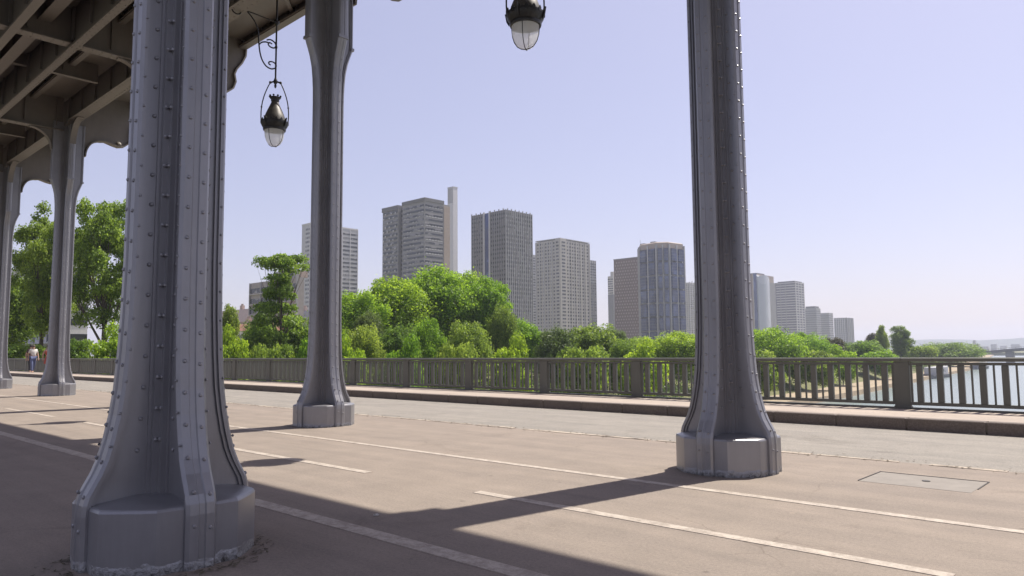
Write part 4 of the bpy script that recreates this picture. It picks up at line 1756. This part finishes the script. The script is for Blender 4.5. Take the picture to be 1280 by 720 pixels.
house('long pinkish house with chimneys along its roofline, above the red roofed one', 262, 316, 384, 230, PINK, PINK, 4.5, 8)
house('low house with red tiled roof and pale wall beside the slim upright tree', 284, 322, 403, 170, WHITE, ROOF, 1.8, 6)
house('pale house with grey slate roof beyond the open layered tree', 340, 398, 386, 235, CREAM, SLATE, 3.5, 8)
# white apartment building at the left end
t = Tower('apartment_building', 'white apartment building with long blue window bands seen between the two farthest columns', 82, -10, 112, 318, 150, 'building')
t.body(WHITE)
t.bands('A', 1.5, WBLUE, off=.7, step=3.1, zmin=2, top=3, proud=.05)
t.bands('A', .2, PALE, name='balcony_slab', off=.2, step=3.1, zmin=2, top=3, proud=1.0)
t.ribs('A', 6, .4, .3, WHITE, name='pier')
t.bands('B', 1.3, WM, off=.8, step=3.1, zmin=2, top=3)
t.part('penthouse', PALE, (t.A * .15, t.A * .8, 2, t.B, t.H, t.H + 3))
# low pale wall at the end of the bridge
mb = MB()
mb.box(-.3, .3, -16, 9, 0, 1.9, bev=.05)
mb.box(-.42, .42, -16.1, 9.1, 1.9, 2.1)
o = mb.build('quay_wall', facade('quay_wall_stone', (.45, .42, .37), .1), loc=W(104, 22, -.4))
tag(o, 'low pale stone wall beyond the far end of the railing behind the walkers', 'wall')

# far bridge over the river
br = thing('road_bridge', 'low dark arched bridge crossing the river far away before the hills', 'bridge', W(60, 640, WATER))


def zb(u):
    return 3.6 - 7.2 * ((u - 34) / 104.0) ** 2


mb = MB()
rings = []
for k in range(41):
    u = -70 + 214 * k / 40
    z = max(zb(u), -6) - WATER
    rings.append([(-u + 60, -7, z - 2.0), (-u + 60, 7, z - 2.0), (-u + 60, 7, z), (-u + 60, -7, z)])
mb.loft(rings)
mb.build('deck', DKG, br)
mb = MB()
rings = []
for k in range(41):
    u = -70 + 214 * k / 40
    z = max(zb(u), -6) - WATER
    rings.append([(-u + 60, -7.2, z + .9), (-u + 60, -7.05, z + .9), (-u + 60, -7.05, z + 1.05), (-u + 60, -7.2, z + 1.05)])
mb.loft(rings)
for k in range(0, 60):
    u = -66 + 206 * k / 60
    z = max(zb(u), -6) - WATER
    mb.box(-u + 60 - .08, -u + 60 + .08, -7.19, -7.06, z, z + .9)
mb.build('parapet', DKG, br)
for uu in (-20, 40, 100):
    mb = MB()
    mb.box(-uu + 60 - 2, -uu + 60 + 2, -6, 6, -3, zb(uu) - WATER - 2.0, bev=.4)
    mb.build('pier', GREY, br)

# moored barges
def barge(label, px, dist, L, cab):
    u, v = at_dist(px, dist)
    root = thing('moored_barge', label, 'barge', W(u, v, WATER), 0, 'barges moored along the bank')
    mb = MB()
    rings = []
    for k, (y, w) in enumerate(((-L / 2, .6), (-L / 2 + 2, 2.0), (-L / 2 + 5, 2.5), (L / 2 - 3, 2.5), (L / 2, 1.8))):
        rings.append([(-w * .8, y, -.5), (w * .8, y, -.5), (w, y, 1.2 + (.5 if k == 0 else 0)), (-w, y, 1.2 + (.5 if k == 0 else 0))])
    mb.loft(rings)
    mb.build('hull', SLATE, root)
    mb = MB()
    mb.box(-2, 2, -L / 2 + 6, L / 2 - 5, 1.2, 1.2 + cab, bev=.1)
    mb.build('cabin', PALE if cab > 2.2 else MIDG, root)
    for k in range(6):
        y = -L / 2 + 8 + k * (L - 15) / 6
        for s in (-1, 1):
            mb = MB()
            a, b = sorted((s * 1.95, s * 2.03))
            mb.box(a, b, y, y + 1.1, 1.2 + cab * .35, 1.2 + cab * .75)
            mb.build('window', WM, root)
    mb = MB()
    mb.box(-1.5, 1.5, L / 2 - 4.5, L / 2 - 1.5, 1.2, 3.4 + (cab - 2), bev=.1)
    mb.build('wheelhouse', WHITE, root)
    return root


barge('moored barge with a pale cabin seen through the railing past the nearest post', 1168, 262, 26, 2.6)
barge('dark low barge moored beyond the pale cabined one, near the end of the trees', 1222, 372, 30, 2.0)
# far riverside buildings
rr2 = random.Random(3)
FARL = ['small bluish building on the far shore beside the domed tree', 'low wide building on the far shore under the hills', 'tall thin far building on the shore under the hills',
        'pale far block above the arched bridge', 'grey far block above the middle of the arched bridge', 'farthest small block near the frame edge under the hills']
for i, (px, w, ty) in enumerate(((1222, 5, 431), (1232, 8, 434), (1219, 2.2, 426), (1243, 6, 431), (1255, 7, 433), (1270, 9, 431))):
    d = 1500 + 160 * i
    u, v = at_dist(px, d)
    hy = 440.4 - .0081 * (px - 640)
    Hh = EYE + (hy - ty) / F * d - (WATER + 4)
    wid = w / F * d
    root = thing('far_building', FARL[i], 'building', W(u, v, WATER + 4))
    mb = MB()
    mb.box(-wid / 2, wid / 2, -8, 8, 0, Hh)
    mb.build('wall', [MIDG, PALE, GREY][i % 3], root)
    mb = MB()
    mb.box(-wid / 2 + 1, wid / 2 - 1, -6, 6, Hh, Hh + 1.5)
    mb.build('roof', SLATE, root)

# street lamp peeping out beside the foreground column
sl = thing('street_lamp', 'dark street lamp arm sticking out beside the large foreground column', 'street lamp', W(*[a for a in at_dist(266.5, 62)], 0))
dep = 62
hl = EYE + (442.9 - 357) / F * dep
mb = MB()
mb.tube([(0, 0, -.4), (0, 0, 1.2), (0, 0, hl + .1)], [.09, .08, .05], 10)
mb.build('pole', M['iron'], sl, smooth=50)
mb = MB()
mb.tube([(0, 0, hl), (.25, .22, hl + .02)], .025, 6)
mb.build('arm', M['iron'], sl, smooth=50)
mb = MB()
mb.box(.18, .50, .12, .42, hl - .09, hl + .10, bev=.03)
mb.build('lamp_head', M['iron'], sl)

# ------------------------------------------------------------------ people
SKIN = simple('skin', (.45, .27, .19), .6, .08, 20)
HAIR = simple('hair_brown', (.06, .04, .025), .6, .2, 30)
HAIRB = simple('hair_dark', (.02, .016, .013), .6, .2, 30)


def skinned(name, verts, edges, radii, mat, parent, root=0, sub=1):
    me = bpy.data.meshes.new(name)
    me.from_pydata(verts, edges, [])
    me.materials.append(mat)
    o = link(name, me, parent)
    me.attributes.new
    o.modifiers.new('skin', 'SKIN')
    if not me.skin_vertices:
        bpy.context.view_layer.objects.active = o
    sv = me.skin_vertices[0].data if me.skin_vertices else None
    if sv:
        for i, r in enumerate(radii):
            sv[i].radius = (r, r) if not isinstance(r, tuple) else r
            sv[i].use_root = (i == root)
    o.modifiers['skin'].use_smooth_shade = True
    s = o.modifiers.new('sub', 'SUBSURF')
    s.levels = sub
    s.render_levels = sub
    return o


def person(label, u, v, face, h, style, cols, hair, swing=.2, group='people walking on the far sidewalk'):
    root = thing('person', label, 'person', W(u, v, KERB_H + .003), face, group)
    k = h / 1.72
    s = swing
    J = dict(pelvis=(0, 0, .93), waist=(0, .0, 1.05), chest=(0, .01, 1.28), neck=(0, .0, 1.45), head0=(0, -.01, 1.54), head1=(0, -.012, 1.63),
             hl=(-.09, 0, .90), kl=(-.10, -s * .5, .50), al=(-.10, s * .2 - s * .9, .08), fl=(-.105, -s * .7 - .14, .03),
             hr=(.09, 0, .90), kr=(.10, s * .35, .50), ar=(.10, s * 1.1, .10), fr=(.105, s * 1.1 - .13, .035),
             sl=(-.17, 0, 1.40), el=(-.24, .05 + s * .3, 1.13), wl=(-.25, -.02 + s * .3, .88), dl=(-.25, -.04 + s * .3, .80),
             sr=(.17, 0, 1.40), er=(.24, .05 - s * .3, 1.13), wr=(.25, -.06 - s * .3, .88), dr=(.25, -.09 - s * .3, .80))
    R = dict(pelvis=.13, waist=.115, chest=.135, neck=.055, head0=.078, head1=.088, hl=.095, kl=.06, al=.042, fl=.032, hr=.095, kr=.06, ar=.042, fr=.032,
             sl=.06, el=.042, wl=.028, dl=.03, sr=.06, er=.042, wr=.028, dr=.03)
    names = list(J)
    E = [('pelvis', 'waist'), ('waist', 'chest'), ('chest', 'neck'), ('neck', 'head0'), ('head0', 'head1'), ('pelvis', 'hl'), ('hl', 'kl'), ('kl', 'al'), ('al', 'fl'), ('pelvis', 'hr'), ('hr', 'kr'), ('kr', 'ar'), ('ar', 'fr'),
         ('chest', 'sl'), ('sl', 'el'), ('el', 'wl'), ('wl', 'dl'), ('chest', 'sr'), ('sr', 'er'), ('er', 'wr'), ('wr', 'dr')]
    # fingers
    for side, sg in (('l', -1), ('r', 1)):
        d = J['d' + side]
        for q in range(4):
            nm = f'g{side}{q}'
            J[nm] = (d[0] + sg * .005, d[1] - .026 + .018 * q, d[2] - .075 - (.01 if q in (1, 2) else 0))
            R[nm] = .0085
            E.append(('d' + side, nm))
        nm = f't{side}'
        J[nm] = (d[0] - sg * .01, d[1] - .055, d[2] - .02)
        R[nm] = .0095
        E.append(('w' + side, nm))
    names = list(J)
    idx = {n: i for i, n in enumerate(names)}

    def sc(p):
        return (p[0] * k, p[1] * k, p[2] * k)
    skinned('body', [sc(J[n]) for n in names], [(idx[a], idx[b]) for a, b in E], [R[n] * k for n in names], SKIN, root)

    def garment(name, js, es, mat, add, over=None):
        ii = {n: i for i, n in enumerate(js)}
        JJ = dict(J)
        if over:
            JJ.update(over)
        return skinned(name, [sc(JJ[n]) for n in js], [(ii[a], ii[b]) for a, b in es], [(R.get(n, .1) + add) * k for n in js], mat, root)
    if style == 'trousers':
        garment('shirt', ['waist', 'chest', 'neck', 'sl', 'el', 'sr', 'er'], [('waist', 'chest'), ('chest', 'neck'), ('chest', 'sl'), ('sl', 'el'), ('chest', 'sr'), ('sr', 'er')], cols[0], .018, {'waist': (0, 0, .97), 'neck': (0, 0, 1.43), 'el': (-.215, .03 + s * .15, 1.20), 'er': (.215, .03 - s * .15, 1.20)})
        garment('trousers', ['pelvis', 'hl', 'kl', 'al', 'hr', 'kr', 'ar'], [('pelvis', 'hl'), ('hl', 'kl'), ('kl', 'al'), ('pelvis', 'hr'), ('hr', 'kr'), ('kr', 'ar')], cols[1], .018)
    else:
        garment('shirt', ['waist', 'chest', 'neck', 'sl', 'sr'], [('waist', 'chest'), ('chest', 'neck'), ('chest', 'sl'), ('chest', 'sr')], cols[0], .018, {'waist': (0, 0, .97), 'neck': (0, 0, 1.43)})
        mb = MB()
        rings = []
        for z, r in ((1.02, .14), (.92, .165), (.75, .19), (.58, .215)):
            rings.append([(r * cos(2 * pi * i / 18) * k * (1 + .03 * sin(i * 3)), r * .8 * sin(2 * pi * i / 18) * k, z * k) for i in range(18)])
        mb.loft(rings, True, False)
        mb.build('skirt', cols[0], root, smooth=60)
    hb = MB()
    hb.ball((0, .018 * k, 1.625 * k), .105 * k, 12, 8, (.95, 1.0, 1.05))
    if hair[1]:
        hb.ball((0, .06 * k, 1.54 * k), .075 * k, 10, 6, (1.1, .7, 1.7))
    hb.build('hair', hair[0], root, smooth=80)
    fc = MB()
    fc.ball((-.03 * k, -.092 * k, 1.60 * k), .010 * k, 6, 4)
    fc.ball((.03 * k, -.092 * k, 1.60 * k), .010 * k, 6, 4)
    fc.build('eyes', HAIRB, root)
    nm_ = MB()
    nm_.ball((0, -.10 * k, 1.575 * k), .014 * k, 6, 4, (1, 1.2, 1.4))
    nm_.ball((-.088 * k, -.01 * k, 1.58 * k), .018 * k, 6, 4, (.5, 1, 1.5))
    nm_.ball((.088 * k, -.01 * k, 1.58 * k), .018 * k, 6, 4, (.5, 1, 1.5))
    nm_.build('nose_and_ears', SKIN, root, smooth=80)
    return root


C = lambda n, c: simple(n, c, .85, .12, 12)
person('person in a white top and blue jeans walking on the far sidewalk', 53.3, 13.15, radians(95), 1.74, 'trousers', (C('white_cotton', (.62, .58, .52)), C('blue_denim', (.10, .12, .22))), (HAIR, True), .24)
person('person in dark clothes half hidden behind the one in the white top', 54.6, 13.35, radians(100), 1.76, 'trousers', (C('dark_plum_cotton', (.09, .05, .055)), C('black_cotton', (.03, .03, .035))), (HAIRB, False), .2)
person('person in a red dress walking beside a column behind the one in the white top', 50.4, 13.2, radians(92), 1.70, 'dress', (C('red_cotton', (.36, .07, .05)),), (HAIR, True), .22)

# ------------------------------------------------------------------ haze
mb = MB()
mb.box(-5600, 1600, -330, 6900, -14.5, 150)
m = bpy.data.materials.new('haze_air')
m.use_nodes = True
nt = m.node_tree
for n_ in list(nt.nodes):
    if n_.type == 'BSDF_PRINCIPLED':
        nt.nodes.remove(n_)
pv = nt.nodes.new('ShaderNodeVolumePrincipled')
pv.inputs['Color'].default_value = (.74, .78, .93, 1)
pv.inputs['Density'].default_value = 0.00019
pv.inputs['Anisotropy'].default_value = 0.2
nt.links.new(pv.outputs[0], nt.nodes['Material Output'].inputs['Volume'])
tag(mb.build('haze', m), kind='stuff')

# ------------------------------------------------------------------ camera
cam = bpy.data.cameras.new('camera')
co = bpy.data.objects.new('camera', cam)
COL.objects.link(co)
cam.sensor_width = 36
cam.lens = F / 1280 * 36
cam.clip_start = .05
cam.clip_end = 20000
right = Vector((sin(PSI), cos(PSI), 0))
fwd = Vector((-cos(PSI), sin(PSI), 0))
up = Vector((0, 0, 1))
f2 = fwd * cos(PITCH) + up * sin(PITCH)
u2 = -fwd * sin(PITCH) + up * cos(PITCH)
r3 = right * cos(ROLL) + u2 * sin(ROLL)
u3 = -right * sin(ROLL) + u2 * cos(ROLL)
mtx = Matrix((r3, u3, -f2)).transposed().to_4x4()
mtx.translation = (0, 0, EYE)
co.matrix_world = mtx
SC.camera = co

# ------------------------------------------------------------------ light
EL = radians(58.8)
AZ = atan2(.15, 1.0)          # from +Y towards +X
sund = Vector((sin(AZ) * cos(EL), cos(AZ) * cos(EL), sin(EL)))
sl_ = bpy.data.lights.new('sun', 'SUN')
sl_.energy = 5.0
sl_.angle = radians(.53)
sl_.color = (1.0, .95, .87)
so = bpy.data.objects.new('sun', sl_)
COL.objects.link(so)
so.rotation_euler = sund.to_track_quat('Z', 'Y').to_euler()
w = bpy.data.worlds.new('World')
SC.world = w
w.use_nodes = True
nt = w.node_tree
bg = nt.nodes['Background']
sky = nt.nodes.new('ShaderNodeTexSky')
sky.sky_type = 'NISHITA'
sky.sun_disc = False
sky.sun_elevation = EL
sky.sun_rotation = AZ
sky.air_density = 1.0
sky.dust_density = 1.5
sky.ozone_density = 1.2
mx = nt.nodes.new('ShaderNodeMix')
mx.data_type = 'RGBA'
mx.blend_type = 'MULTIPLY'
mx.inputs[0].default_value = 1
mx.inputs[7].default_value = (1.14, .985, 1.03, 1)
nt.links.new(sky.outputs[0], mx.inputs[6])
mx2 = nt.nodes.new('ShaderNodeMix')
mx2.data_type = 'RGBA'
mx2.inputs[0].default_value = .45
mx2.inputs[7].default_value = (4.15, 3.98, 5.25, 1)      # even lavender of high thin haze
nt.links.new(mx.outputs[2], mx2.inputs[6])
nt.links.new(mx2.outputs[2], bg.inputs[0])
bg.inputs[1].default_value = .105

SC.view_settings.view_transform = 'Standard'
SC.view_settings.look = 'None'
SC.view_settings.exposure = 0.52
SC.view_settings.gamma = 1
SC.cycles.volume_bounces = 1
SC.cycles.use_denoising = True
SC.cycles.max_bounces = 8
SC.cycles.transparent_max_bounces = 8
